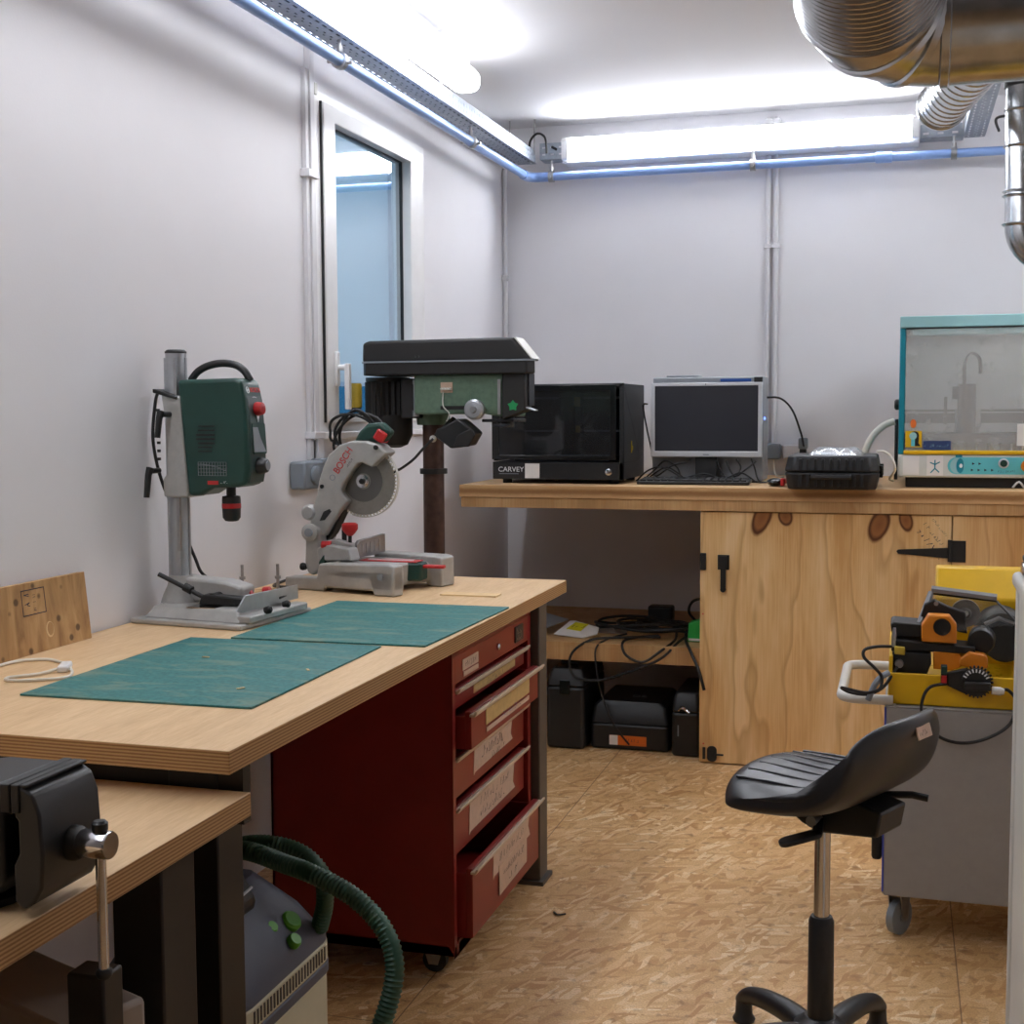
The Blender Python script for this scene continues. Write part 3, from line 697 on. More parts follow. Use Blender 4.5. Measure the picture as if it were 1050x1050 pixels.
# things under the low bench
r = thing('ventilated_case', 'taupe metal case with vent slots on the floor under the low bench', 'case', (-1.35, 1.6, 0))
m = fr((-1.577, 1.644, .0), (.93, -.36, 0), (.36, .93, 0))
MB(m).box((0, 0, .02), (.56, .13, .58)).build('body', 'beigebox', r, .008)
q = MB(m)
for i in range(4):
    for j in range(6): q.box((.10 + i * .062, -.004, .455 + j * .018), (.152 + i * .062, .004, .464 + j * .018))
q.build('vent_slots', 'black', r)
MB(m).box((.02, -.006, .355), (.40, .004, .395)).build('handle_recess', 'black', r, .004)
scribble('case_mark', m @ Matrix.Translation((.50, -.001, .46)) @ fr((0, 0, 0), (1, 0, 0), (0, 0, 1)), .04, .02, 'ink', r)
for u in (.05, .51):
    for v in (.03, .10): q = MB(m); q.cyl((u, v, 0), (u, v, .02), .02, n=12); q.build('foot', 'rubber', r)
tag(MB().box((-1.02, 1.40, .001), (-.965, 1.445, .682)).build('steel_post', 'legblack', None, .004), 'black square steel post standing under the low bench edge', 'post')

# ================================================================ vacuum cleaner
r = thing('vacuum_cleaner', 'workshop vacuum with grey lid and lime dials under the bench', 'vacuum cleaner', (-1.24, 2.17, 0))
vx0, vx1, vy0, vy1 = -1.40, -1.085, 1.965, 2.365
def vr(g, rad=.05): return rrect(vx0 - g, vy0 - g, vx1 + g, vy1 + g, rad + g)
MB().prism(vr(0), .03, .285).build('tank', 'vaccream', r, .008)
MB().prism(vr(.004), .284, .306).build('tank_band', 'vacgrey', r, .003)
MB().prism(vr(.002), .306, .348).build('grille_collar', 'vaccream', r, .004)
q = MB()
for k in range(24): q.box((vx1 - .004, vy0 + .05 + k * .0128, .314), (vx1 + .0035, vy0 + .055 + k * .0128, .341))
q.build('grille_slots', 'black', r)
n = len(vr(0)); cxv, cyv = -1.25, 2.165
def lay(g, z, sx=1, sy=1, ox=0): return [(cxv + (p[0] - cxv) * sx + ox, cyv + (p[1] - cyv) * sy, z) for p in vr(g)]
L4 = [lay(0, .348), lay(0, .358), lay(0, .425, .72, .82), lay(0, .492, .40, .62, -.03)]
q = MB(); q.add(sum(L4, []), [(k * n + i, k * n + (i + 1) % n, (k + 1) * n + (i + 1) % n, (k + 1) * n + i) for k in range(3) for i in range(n)] + [list(range(n))[::-1], [3 * n + i for i in range(n)]])
q.build('lid', 'vacgrey', r, .006)
MB().tube(smoothpath([(-1.30, 2.28, .46), (-1.29, 2.24, .55), (-1.28, 2.10, .55), (-1.29, 2.05, .46)]), .014, 10).build('carry_handle', 'black', r)
q = MB(); q.xz([(-1.30, .44), (-1.18, .44), (-1.165, .47), (-1.20, .53), (-1.30, .54)], 2.02, 2.20); q.build('lid_recess', 'blackdull', r, .012)
MB().tube([(-1.17, 2.06, .50), (-1.168, 2.10, .485), (-1.172, 2.13, .495), (-1.165, 2.17, .505)], .003, 6).build('wire_clip', 'silverplastic', r)
nn = V((.66, -.12, .75)).normalized(); pl0 = V((-1.085, 2.17, .362))
def vpl(px, py):
    d = at(px, py, Y=1.0) - CAM; t = nn.dot(pl0 + nn * .012 - CAM) / nn.dot(d); return CAM + d * t
for (px, py, rad) in ((300, 942.6, .021), (279.5, 950, .013), (303, 963, .0145)):
    MB().lathe([(rad, -.012), (rad, -.002), (rad * .8, .003)], vpl(px, py), nn, 24).build('dial', 'lime', r)
c = vpl(261, 973); u = V((0, 1, .16)).normalized(); fr_ = fr(c, u, nn.cross(u))
q = MB(fr_); q.prism([(.030 * math.cos(a), .024 * math.sin(a)) for a in [2 * PI * k / 5 + .25 for k in range(5)]], -.004, .001); q.build('white_label', 'paper', r)
scribble('label_marks', fr_ @ Matrix.Translation((0, 0, .0014)), .035, .012, 'ink', r)
for x in (vx0 + .03, vx1 - .03):
    for y in (vy0 + .05, vy1 - .05): MB().cyl((x - .012, y, .03), (x + .012, y, .03), .03, n=18).build('wheel', 'rubber', r)
def hosemesh(pts, rad, step=.0085):
    sp = smoothpath(pts, 24); out, rr = [sp[0]], []
    acc = 0
    for a, b_ in zip(sp, sp[1:]):
        L = (b_ - a).length; t = 0
        while acc + (L - t) >= step / 2:
            t += step / 2 - acc; acc = 0; out.append(a.lerp(b_, t / L))
        acc += L - t
    rr = [rad + (.0016 if k % 2 else -.0016) for k in range(len(out))]
    return MB().tube(out, rr, 16)
def hp_(l): return [at(x, y, Y=Y) for x, y, Y in l]
hosemesh([(-1.33, 2.30, .50)] + hp_([(235, 875, 2.20), (249, 872, 2.17), (266, 876, 2.15), (290, 885, 2.13), (315, 894, 2.11), (339, 905.5, 2.10), (363, 920, 2.09), (384, 940, 2.08), (398.5, 963, 2.07), (404.5, 987, 2.06), (403, 1010, 2.05), (397, 1034, 2.04), (388, 1058, 2.03), (372, 1095, 2.02), (345, 1130, 2.02)]), .0165, .0085).build('hose', 'hose', r, ang=70)
hosemesh(hp_([(226, 886, 2.30), (236, 873, 2.30), (248, 867, 2.29), (268, 865, 2.28), (291, 868, 2.28), (311, 876, 2.28), (325, 889, 2.28), (332, 904, 2.29), (333, 927, 2.30), (327, 953, 2.32)]), .0165, .0085).build('hose_loop', 'hose', r, ang=70)

# ================================================================ red tool trolley
r = thing('tool_trolley', 'dark red tool trolley with taped drawer labels under the workbench', 'tool trolley', (-1.27, 3.29, 0))
CX0, CX1, CY0, CY1, CZ0, CZ1 = -1.52, -1.03, 2.945, 3.635, .062, .818
q = MB()
q.box((CX0, CY0, CZ0), (CX1, CY0 + .022, CZ1)); q.box((CX0, CY1 - .022, CZ0), (CX1, CY1, CZ1)); q.box((CX0, CY0, CZ0), (CX0 + .01, CY1, CZ1))
q.box((CX0, CY0, CZ0), (CX1, CY1, CZ0 + .03)); q.box((CX0, CY0, CZ1 - .012), (CX1, CY1, CZ1)); q.build('body', 'redcab', r, .003)
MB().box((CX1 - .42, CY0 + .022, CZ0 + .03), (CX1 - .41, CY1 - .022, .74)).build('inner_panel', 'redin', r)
hd = MB().box((CX1 - .03, CY0 + .02, .738), (CX1 - .0005, CY1 - .02, CZ1 - .010)).build('header_panel', 'redcab', r, .002)
MB().lathe([(.009, 0), (.009, .006), (.005, .009)], (CX1, 3.31, .772), (1, 0, 0), 16).build('lock', 'chrome', hd)
MB().box((CX1 - .001, 3.475, .752), (CX1 + .003, 3.555, .798)).build('badge', 'darkmachine', hd, .002)
fz = lambda y, z, x=CX1 + .0035: fr((x, y, z), (0, 1, 0), (0, 0, 1))
scribble('badge_marks', fz(3.512, .784), .05, .018, 'tape', hd); scribble('badge_marks', fz(3.517, .764), .055, .016, 'tape', hd)
MB().box((CX1 - .001, 3.02, .762), (CX1 + .0012, 3.145, .789)).build('sticker', 'tape', hd); MB().box((CX1 - .001, 3.03, .746), (CX1 + .0012, 3.145, .758)).build('sticker', 'tape', hd)
scribble('sticker_marks', fz(3.083, .776, CX1 + .0016), .10, .016, 'ink', hd)
def drawer(z0, z1, out, labels, ya=CY0 + .04, yb=CY1 - .04):
    x = CX1 + out
    q = MB(); q.box((x - .016, ya, z0), (x, yb, z1)); q.box((CX1 - .40, ya, z0), (x - .016, ya + .006, z1 - .012)); q.box((CX1 - .40, yb - .006, z0), (x - .016, yb, z1 - .012)); q.box((CX1 - .40, ya, z0), (x - .016, yb, z0 + .004))
    d = q.build('drawer', 'redcab', r, .0015)
    q = MB(); q.xz([(x - .002, z1 - .010), (x + .012, z1 - .010), (x + .018, z1 + .000), (x + .018, z1 + .004), (x + .012, z1 + .004), (x + .009, z1 - .004), (x - .002, z1 - .004)], ya - .01, yb + .01); q.build('handle_rail', 'rail', d, .001)
    for i, (y0, y1, a, b_, mt, txts, tilt) in enumerate(labels):
        x2 = x + .0003 + .0016 * i
        pts = [(y0, a), (y0 + .012, a + .006), (y1, b_), (y1 - .02, b_ + (z1 - z0) * .18), (y1 - .004, z1 - .014), (y0 + .006, z1 - .014)] if tilt else [(y0, a), (y1, b_), (y1, z1 - .014 - .05 * i), (y0, z1 - .014 - .05 * i)]
        q = MB(); q.yz(pts, x2, x2 + .0012); q.build('tape_label', mt, d, smooth=False)
        for (s_, yy, zz, sz, inkm) in txts: scribble('handwriting', fz(yy, zz, x2 + .0016), sz * len(s_) * .66, sz * .8, inkm, d)
drawer(.672, .722, -.008, [(3.13, 3.50, .682, .684, 'tape2', [('DIVERS OUTILS', 3.31, .693, .018, 'ink')], False)])
drawer(.575, .668, .034, [(3.10, 3.50, .610, .610, 'tape2', [], False), (3.10, 3.49, .592, .592, 'tape', [('BITS - EMBOUTS', 3.32, .606, .020, 'blue')], False)])
drawer(.447, .552, -.010, [(3.13, 3.48, .468, .480, 'tape', [('TARAUDAGE', 3.30, .512, .036, 'ink'), ('FILIERES', 3.34, .484, .022, 'ink')], True)])
drawer(.305, .425, -.010, [(3.09, 3.50, .325, .335, 'tape', [('PINCES   CLES', 3.31, .388, .030, 'ink'), ('COUPE   SIX', 3.29, .356, .030, 'ink')], True)])
drawer(.10, .275, .034, [(3.15, 3.50, .190, .200, 'tape', [('MARTEAUX SCIE', 3.32, .232, .027, 'ink')], True), (3.20, 3.46, .130, .135, 'tape', [('GROS POIDS L', 3.33, .185, .024, 'ink'), ('ETAUX', 3.33, .155, .026, 'ink')], False)])
MB().box((CX1 - .02, CY0 + .03, CZ0), (CX1, CY1 - .03, .095)).build('plinth', 'redcab', r, .002)
def castor(x, y, rad, par, axis=(0, 1, 0), mt='rubber', top=None):
    a = V(axis)
    c = MB().lathe([(rad * .55, -.013), (rad, -.010), (rad, .010), (rad * .55, .013)], (x, y, rad), a, 24).build('castor_wheel', mt, par)
    MB().lathe([(rad * .3, -.0145), (rad * .3, .0145)], (x, y, rad), a, 16).build('hub', 'greyplastic', c)
    q = MB(); s = a * .018
    for sg in (-1, 1):
        o = V((x, y, rad)) + s * sg
        e = V((-a.y, a.x, 0))
        q.add([o - e * .012 + V((0, 0, -.008)), o + e * .012 + V((0, 0, -.008)), o + e * .025 + V((0, 0, (top or rad * 2 + .015) - rad)), o - e * .025 + V((0, 0, (top or rad * 2 + .015) - rad)),
               o - e * .012 + V((0, 0, -.008)) + s * sg * .12, o + e * .012 + V((0, 0, -.008)) + s * sg * .12, o + e * .025 + V((0, 0, (top or rad * 2 + .015) - rad)) + s * sg * .12, o - e * .025 + V((0, 0, (top or rad * 2 + .015) - rad)) + s * sg * .12],
              [(0, 1, 2, 3), (7, 6, 5, 4), (0, 4, 5, 1), (1, 5, 6, 2), (2, 6, 7, 3), (3, 7, 4, 0)])
    zt = (top or rad * 2 + .015); q.box((x - .03, y - .03, zt - .004), (x + .03, y + .03, zt)); q.build('castor_fork', 'steel', c)
for x in (-1.44, -1.10):
    for y in (3.0, 3.55): castor(x, y, .031, r, (0, 1, 0), 'rubber', .064)
# ================================================================ green bench drill on its stand
r = thing('bench_drill', 'dark green bench drill on a silver column stand with red knob', 'drill', (-1.67, 2.97, .8753))
BZ = .8753
q = MB(); q.prism([(-1.848, 2.84), (-1.518, 2.80), (-1.482, 3.12), (-1.80, 3.14)], BZ, BZ + .014); q.build('base_plate', 'castalu', r, .004)
q = MB()
lo = [(-1.82, 2.855), (-1.53, 2.82), (-1.51, 3.09), (-1.80, 3.12)]; hi = [(-1.80, 2.875), (-1.55, 2.845), (-1.53, 3.07), (-1.79, 3.10)]
q.add([(a, b, BZ + .013) for a, b in lo] + [(a, b, BZ + .042) for a, b in hi], [(3, 2, 1, 0), (4, 5, 6, 7), (0, 1, 5, 4), (1, 2, 6, 5), (2, 3, 7, 6), (3, 0, 4, 7)])
bp = q.build('base_table', 'castalu', r, .005)
MB().box((-1.70, 2.86, BZ + .0415), (-1.62, 3.05, BZ + .0435)).build('slot_line', 'chrome', bp)
cx, cy = -1.775, 2.965
q = MB(); q.cyl((cx, cy, BZ + .02), (cx, cy, 1.553), .0262, n=28)
for a in (0, 1.25, 2.6, 3.9, 5.2): q.cbox((cx + .026 * math.cos(a), cy + .026 * math.sin(a), 1.21), (.007, .007, .66))
col = q.build('column', 'alu', r)
MB().lathe([(.027, 0), (.0275, .004), (.022, .009)], (cx, cy, 1.552), (0, 0, 1)).build('column_cap', 'rubber', r)
MB().box((cx + .012, cy - .034, 1.05), (cx + .020, cy - .024, 1.54)).build('rack', 'steel', col)
q = MB(); q.lathe([(.052, 0), (.046, .02), (.034, .045), (.031, .07)], (cx, cy, BZ + .04), (0, 0, 1), 28); q.build('column_foot', 'castalu', r)
q = MB(); q.xz([(-1.79, BZ + .042), (-1.62, BZ + .042), (-1.59, BZ + .055), (-1.59, BZ + .085), (-1.64, BZ + .098), (-1.74, BZ + .105), (-1.79, BZ + .11)], 2.945, 3.015)
q.build('machine_vise', 'castalu', r, .008, 3)
q = MB(); q.cyl((-1.80, 2.90, BZ + .118), (-1.655, 2.91, BZ + .052), .006, n=10); q.cyl((-1.73, 2.905, BZ + .088), (-1.71, 2.905, BZ + .079), .011, n=12); q.build('lever_rod', 'blackdull', r)
q = MB(); q.cyl((-1.655, 2.905, BZ + .060), (-1.655, 2.95, BZ + .06), .013, n=14); q.xz([(-1.69, BZ + .044), (-1.57, BZ + .044), (-1.54, BZ + .052), (-1.54, BZ + .062), (-1.60, BZ + .066), (-1.68, BZ + .07)], 2.90, 2.94); q.build('clamp_foot', 'blackdull', r, .004)
MB().xz([(-1.60, BZ + .044), (-1.52, BZ + .044), (-1.51, BZ + .056), (-1.58, BZ + .064)], 3.0, 3.04).build('clamp_foot', 'black', r, .004)
# fence
m = fr((-1.535, 2.83, BZ + .040), (.09, .99, 0), (-.02, 0, 1))
q = MB(m); q.prism([(-.02, .006), (.005, 0), (.265, 0), (.265, .036), (.02, .040)], 0, .004); q.build('fence_plate', 'alu', r, .001)
q = MB(); q.prism([(-1.545, 2.83), (-1.505, 2.825), (-1.478, 3.09), (-1.518, 3.10)], BZ + .014, BZ + .032); q.build('fence_rail', 'castalu', r, .004)
for y in (2.90, 3.00):
    c = at(274 if y < 2.95 else 296, 633 if y < 2.95 else 628, Y=y)
    MB().lathe([(.009, 0), (.010, .012), (.006, .018)], (-1.503, y, BZ + .036), (1, 0, .3), 14).build('fence_screw', 'blackdull', r)
for (px, py) in ((259, 610), (277, 606)):
    p = at(px, py, Y=2.99); MB().lathe([(.010, 0), (.012, .003), (.012, .018), (.008, .021)], p + V((-.02, 0, -.002)), (1, .2, .1), 14).build('fence_knob', 'red', r)
# carriage behind the drill body
Yn, Yf = 2.905, 3.02
def PX(px, py, Y): p = at(px, py, Y=Y); return (p.x, p.z)
car = [PX(a, b, Yn) for a, b in ((161.5, 402), (182, 407), (193, 508), (190, 511), (165, 510), (164, 492), (168, 486), (166, 430))]
car = [(min(max(x, -1.815), -1.72), z) for x, z in car]
q = MB(); q.xz(car, Yn + .012, Yf - .012); ca = q.build('carriage', 'castalu', r, .006, 3)
q = MB(); q.xz([(-1.813, 1.452), (-1.745, 1.434), (-1.745, 1.442), (-1.813, 1.462)], Yn + .008, Yf - .01); q.build('carriage_lid', 'black', ca, .002)
q = MB()
for k in range(7): q.cbox((-1.800, Yn + .011, 1.285 + k * .0205), (.007, .006, .007))
q.build('rack_teeth', 'blackdull', ca)
for (px, py, L) in ((166, 425, .058), (155, 483, .066)):
    p = at(px, py, Y=2.885); p.x = max(p.x, -1.815)
    h = MB().cyl(p, (p.x + .002, Yn + .014, p.z), .007, n=12).build('clamp_lever', 'black', r)
    q = MB(); q.tube([p + V((.0, -.004, .008)), p + V((-.002, -.010, -.01)), p + V((-.006, -.014, -L))], [.010, .0085, .0075], 10); q.build('lever_grip', 'black', h)
# drill body
sp = [PX(a, b, 2.905) for a, b in ((181, 389.5), (240, 387.5), (247, 390), (251.5, 410), (254, 450), (254.5, 480), (252, 497), (243, 500), (219, 500.5), (207, 508), (194, 509), (192.5, 505))]
bx = max(p[0] for p in sp)
q = MB(); q.xz(sp, 2.905, 3.002); bd = q.build('drill_body', 'bosch', r, .012, 4)
# front panel follows the front face
fp = [PX(a, b, 2.905) for a, b in ((244, 391), (250, 410), (253.5, 450), (254, 482), (251.5, 496))]
q = MB(); q.xz([(p[0] - .012, p[1]) for p in fp] + [(p[0] + .005, p[1]) for p in fp[::-1]], 2.916, 2.994); q.build('front_panel', 'boschpanel', bd, .002, 2)
def fpos(t, y, off=.0):        # point on the front panel, t from top to bottom
    z = fp[0][1] + (fp[-1][1] - fp[0][1]) * t
    for a, b_ in zip(fp, fp[1:]):
        if b_[1] <= z <= a[1]: x = a[0] + (b_[0] - a[0]) * (a[1] - z) / (a[1] - b_[1]); break
    else: x = fp[-1][0]
    return V((x + .005 + off, y, z))
tf = fr(fpos(.085, 2.957, .001), (0, 1, 0), (-.30, 0, 1))
text('maker_name', 'BOSCH', .0175, tf @ Matrix.Translation((.009, 0, .001)), 'redink', bd, .0006, .92)
q = MB(tf @ Matrix.Translation((-.030, 0, .001))); q.ring([(.0075 * math.cos(k), .0085 * math.sin(k)) for k in [2 * PI * i / 16 for i in range(16)]], [(.0058 * math.cos(k), .0066 * math.sin(k)) for k in [2 * PI * i / 16 for i in range(16)]], 0, .0008); q.box((-.004, -.001, 0), (.004, .001, .0008)); q.box((-.004, -.004, 0), (-.0025, .004, .0008)); q.box((.0025, -.004, 0), (.004, .004, .0008)); q.build('maker_emblem', 'whiteprint', bd)
scribble('model_text', fr(fpos(.15, 2.952, .002), (0, 1, 0), (-.25, 0, 1)), .024, .005, 'whiteprint', bd)
p = fpos(.27, 2.957, -.002); k = MB().lathe([(.0165, 0), (.0175, .006), (.015, .020), (.011, .022)], p, (1, 0, .08), 24).build('speed_dial', 'red', bd)
MB(fr(fpos(.36, 2.957, .001), (0, 1, 0), (-.1, 0, 1))).prism([(-.006, .009), (.006, .009), (0, -.010)], 0, .002).build('dial_pointer', 'whiteprint', bd)
MB(fr(fpos(.55, 2.957, .0005), (0, 1, 0), (-.06, 0, 1))).prism(rrect(-.034, -.042, .034, .036, .006), -.002, .0014).build('recess', 'bosch', bd)
MB(fr(fpos(.56, 2.950, .0018), (0, 1, 0), (-.06, 0, 1))).prism([(-.026, -.034), (.034, -.034), (.010, .0), (-.002, .028), (-.026, .028)], 0, .002).build('depth_display', 'pcgrey', bd)
p = fpos(.83, 2.957, -.003); k = MB().lathe([(.021, 0), (.022, .008), (.017, .024), (.012, .027)], p, (1, 0, 0), 24).build('feed_knob', 'black', bd)
MB().lathe([(.013, 0), (.012, .004)], p + V((.024, 0, 0)), (1, 0, 0), 20).build('knob_cap', 'greyplastic', k)
# side vents and speed chart
q = MB()
for k in range(7):
    a, b_ = at(203 - (k in (2, 3)) * 2, 437 + k * 4.3, Y=2.9035), at(220 - (k > 4) * 3, 437 + k * 4.3, Y=2.9035)
    q.box((a.x, 2.9030, a.z - (.0032 if 1 < k < 5 else .0016)), (b_.x, 2.9062, a.z + .0016))
q.build('vent_slots', 'black', bd)
a, b_ = at(203, 474, Y=2.904), at(232, 488, Y=2.904)
ch = MB(); n = 10
for i in range(n + 1): x = a.x + (b_.x - a.x) * i / n; ch.box((x, 2.9030, b_.z), (x + .0007, 2.906, a.z))
for i in range(5): z = b_.z + (a.z - b_.z) * i / 4; ch.box((a.x, 2.9030, z), (b_.x, 2.906, z + .0007))
for i in range(10): t = i / 10; ch.cbox((a.x + (b_.x - a.x) * (t + .05), 2.9045, a.z - (a.z - b_.z) * (.15 + .55 * t * t)), ((b_.x - a.x) / 9, .003, .0014))
ch.build('speed_chart', 'pcgrey', bd)
q = MB(); p0, p1 = at(213, 493, Y=2.904), at(224, 497, Y=2.904); q.box((p0.x, 2.903, p1.z), (p1.x, 2.906, p0.z)); q.build('badge', 'redink', bd)
p0 = at(229, 494.5, Y=2.9028); scribble('badge_text', fr(p0, (1, 0, 0), (0, 0, 1)), .024, .006, 'whiteprint', bd)
h = [at(a, b_, Y=2.96) for a, b_ in ((196, 390), (203, 381), (214, 375), (228, 372.5), (242, 374.5), (251, 381), (256.5, 390))]
MB().tube(smoothpath(h, 5), .0095, 12).build('carry_handle', 'black', r)
q = MB(); ck = at(236, 500, Y=2.96)
q.lathe([(.013, 0), (.013, .018), (.0255, .022), (.0265, .035), (.0265, .082), (.022, .092), (.014, .095)][::-1] if 0 else [(.012, .012), (.012, -.020), (.0225, -.022), (.0235, -.030), (.0235, -.040)], (ck.x, 2.965, ck.z), (0, 0, 1), 24); chk = q.build('chuck', 'blackdull', r)
MB().lathe([(.0242, -.040), (.0242, -.052)], (ck.x, 2.965, ck.z), (0, 0, 1), 24).build('red_band', 'red', chk)
MB().lathe([(.0235, -.052), (.0225, -.076), (.017, -.084), (.010, -.086)], (ck.x, 2.965, ck.z), (0, 0, 1), 24).build('chuck_sleeve', 'black', chk)
cable('power_cable', [(-1.80, 3.0, 1.43), (-1.838, 2.985, 1.455), (-1.848, 2.975, 1.40), (-1.846, 2.965, 1.32), (-1.835, 2.985, 1.22), (-1.815, 3.03, 1.12), (-1.79, 3.06, 1.02), (-1.775, 3.08, .97), (-1.74, 3.15, .93), (-1.715, 3.205, .902), (-1.68, 3.24, .905), (-1.66, 3.32, .9055), (-1.70, 3.42, .896), (-1.80, 3.53, .883), (-1.835, 3.72, .8805)], .0042, 'cable', r)

# ================================================================ mitre saw
r = thing('mitre_saw', 'silver mitre saw with toothed blade and red handle at the bench end', 'mitre saw', (-1.5, 3.6, .8753))
N0 = V((-1.375, 3.432, .8753)); th = math.radians(-14)
ms = fr(N0, (math.cos(th), math.sin(th), 0), (-math.sin(th), math.cos(th), 0))
q = MB(ms)
q.xz([(-.40, 0), (-.255, 0), (-.225, .042), (-.09, .042), (-.07, 0), (0, 0), (0, .088), (-.02, .093), (-.27, .082), (-.28, .040), (-.40, .036)], 0, .050)
q.build('base_wing', 'castalu', r, .006, 3)
q = MB(ms); q.prism([(0, .0), (0, .05), (-.055, .10), (-.07, .18), (-.05, .24), (-.008, .265), (-.008, .315), (-.25, .315), (-.25, 0)], .012, .074); q.build('base_body', 'castalu', r, .008, 3)
q = MB(ms); q.xz([(-.25, 0), (-.20, 0), (-.18, .03), (-.07, .03), (-.05, 0), (.0, 0), (.0, .088), (-.02, .093), (-.25, .093)], .245, .318); q.build('base_wing', 'castalu', r, .006, 3)
MB(ms).lathe([(.010, 0), (.010, .004)], (-.045, .0, .055), (0, -1, 0), 14).build('base_bolt', 'greyplastic', r)
q = MB(ms); q.lathe([(.115, .02), (.118, .074), (.112, .080)], (-.175, .165, 0), (0, 0, 1), 40); tt = q.build('turntable', 'castalu', r)
m2 = fr(ms @ V((-.175, .165, .080)), (1, -.02, 0), (.02, 1, 0))
MB(m2).box((-.05, -.03, .0), (.135, .03, .0025)).build('kerf_plate', 'red', tt, .001)
MB(m2).box((-.03, -.006, .0024), (.115, .006, .0036)).build('kerf_slot', 'whiteprint', tt)
MB(m2).prism([(.06, -.045), (.15, -.028), (.15, .028), (.06, .045)], -.055, -.002).build('table_arm', 'bosch', tt, .006)
MB(m2).prism([(.11, -.014), (.215, -.010), (.215, .010), (.11, .014)], -.018, -.008).build('lock_lever', 'red', tt, .003)
# fence: one tall piece at the far wing, one low piece at the near wing
mf = fr(ms @ V((-.235, .205, .088)), (.22, .975, 0), (0, 0, 1))
q = MB(mf); q.prism([(-.075, 0), (.075, 0), (.075, .062), (-.06, .052), (-.075, .04)], -.006, .006); fe = q.build('fence', 'steel', r, .002)
q = MB(mf)
for k in range(5): q.box((-.05 + k * .022, .012, .005), (-.043 + k * .022, .04 + .002 * k, .0075))
q.build('fence_ribs', 'castalu', fe)
q = MB(ms); q.xz([(-.33, .08), (-.19, .088), (-.20, .125), (-.28, .135), (-.32, .12)], .05, .10); q.build('fence', 'castalu', r, .006, 3)
# arm and guard in the plane of the blade
YA = 3.60
def S(x, y, Y=YA): p = at(300 + x / 5.53, 430 + y / 5.53, Y=Y); return (p.x, p.z)
up = [(130, 500), (155, 420), (165, 350), (185, 280), (220, 200), (280, 145), (350, 120), (430, 122), (500, 145), (548, 190), (520, 215), (465, 270), (410, 245), (385, 250), (350, 290), (300, 370), (290, 400), (300, 430), (330, 462), (300, 500), (245, 580), (200, 660), (105, 640), (115, 590)]
q = MB(); q.xz([S(*p) for p in up], YA - .022, YA + .060); gd = q.build('blade_guard', 'castalu', r, .006, 3)
q = MB(); q.xz([S(*p) for p in ((240, 440), (312, 470), (225, 650), (190, 690), (188, 660))], YA + .0, YA + .05); q.build('arm_spine', 'blackdull', r, .004)
q = MB(); q.xz([S(*p) for p in ((195, 520), (228, 505), (238, 520), (200, 568), (172, 572))], YA - .0245, YA - .021); q.build('rating_plate', 'black', gd)
bc = V((S(393, 352)[0], YA + .012, S(393, 352)[1])); RBL = .1055
NT_ = 60; pts = []
for k in range(NT_):
    a = 2 * PI * k / NT_
    pts += [(RBL * .958 * math.cos(a - .028), RBL * .958 * math.sin(a - .028)), (RBL * math.cos(a - .01), RBL * math.sin(a - .01)), (RBL * math.cos(a + .026), RBL * math.sin(a + .026)), (RBL * .958 * math.cos(a + .03), RBL * .958 * math.sin(a + .03))]
mb = fr(bc, (1, 0, 0), (0, 0, 1))
bl = MB(mb).prism(pts, -.0011, .0011).build('saw_blade', 'blade', r, smooth=False)
q = MB(mb)
for k in range(NT_):
    a = 2 * PI * k / NT_; q.prism([(RBL * .945 * math.cos(a - .012), RBL * .945 * math.sin(a - .012)), (RBL * 1.004 * math.cos(a - .012), RBL * 1.004 * math.sin(a - .012)), (RBL * 1.004 * math.cos(a + .026), RBL * 1.004 * math.sin(a + .026)), (RBL * .945 * math.cos(a + .020), RBL * .945 * math.sin(a + .020))], -.0018, .0018)
q.build('carbide_teeth', 'carbide', bl)
MB(mb).ring([(.062 * math.cos(2 * PI * k / 32), .062 * math.sin(2 * PI * k / 32)) for k in range(32)], [(.024 * math.cos(2 * PI * k / 32), .024 * math.sin(2 * PI * k / 32)) for k in range(32)], .0008, .0016).build('blade_print', 'bladeprint', bl)
MB(mb).lathe([(.020, 0), (.020, .006), (.014, .007)], (0, 0, .001), (0, 0, 1), 28).build('blade_flange', 'chrome', bl)
MB(mb).lathe([(.009, 0), (.009, .012)], (0, 0, .004), (0, 0, 1), 6).build('arbor_bolt', 'blackdull', bl)
q = MB(); rg = RBL + .004
o = [(rg * math.cos(a), rg * math.sin(a)) for a in [math.radians(-112 + k * 8) for k in range(21)]]; i_ = [(p[0] * .975, p[1] * .975) for p in o]
q = MB(mb); q.prism(o + i_[::-1], -.016, -.003); q.build('lower_guard_rim', 'offwhite', r)
tb = fr(V((S(305, 232)[0], YA - .0235, S(305, 232)[1])), (.56, 0, .83), (-.83, 0, .56))
text('maker_name', 'BOSCH', .030, tb, 'redink', gd, .0005, .9)
q = MB(tb @ Matrix.Translation((-.062, .001, 0))); q.ring([(.009 * math.cos(k), .009 * math.sin(k)) for k in [2 * PI * i / 16 for i in range(16)]], [(.0072 * math.cos(k), .0072 * math.sin(k)) for k in [2 * PI * i / 16 for i in range(16)]], 0, .0008); q.build('maker_emblem', 'greyplastic', gd)
scribble('model_text', tb @ Matrix.Translation((.008, -.021, 0)), .034, .007, 'ink', gd)
p = V((*S(490, 158)[:1], YA - .022, S(490, 158)[1])); MB().cyl(p, p + V((0, -.006, 0)), .007, n=14).build('guard_screw', 'blackdull', gd)
p = V((*S(185, 378)[:1], YA - .020, S(185, 378)[1])); MB().cyl(p, p + V((0, -.006, 0)), .006, n=14).build('guard_screw', 'blackdull', gd)
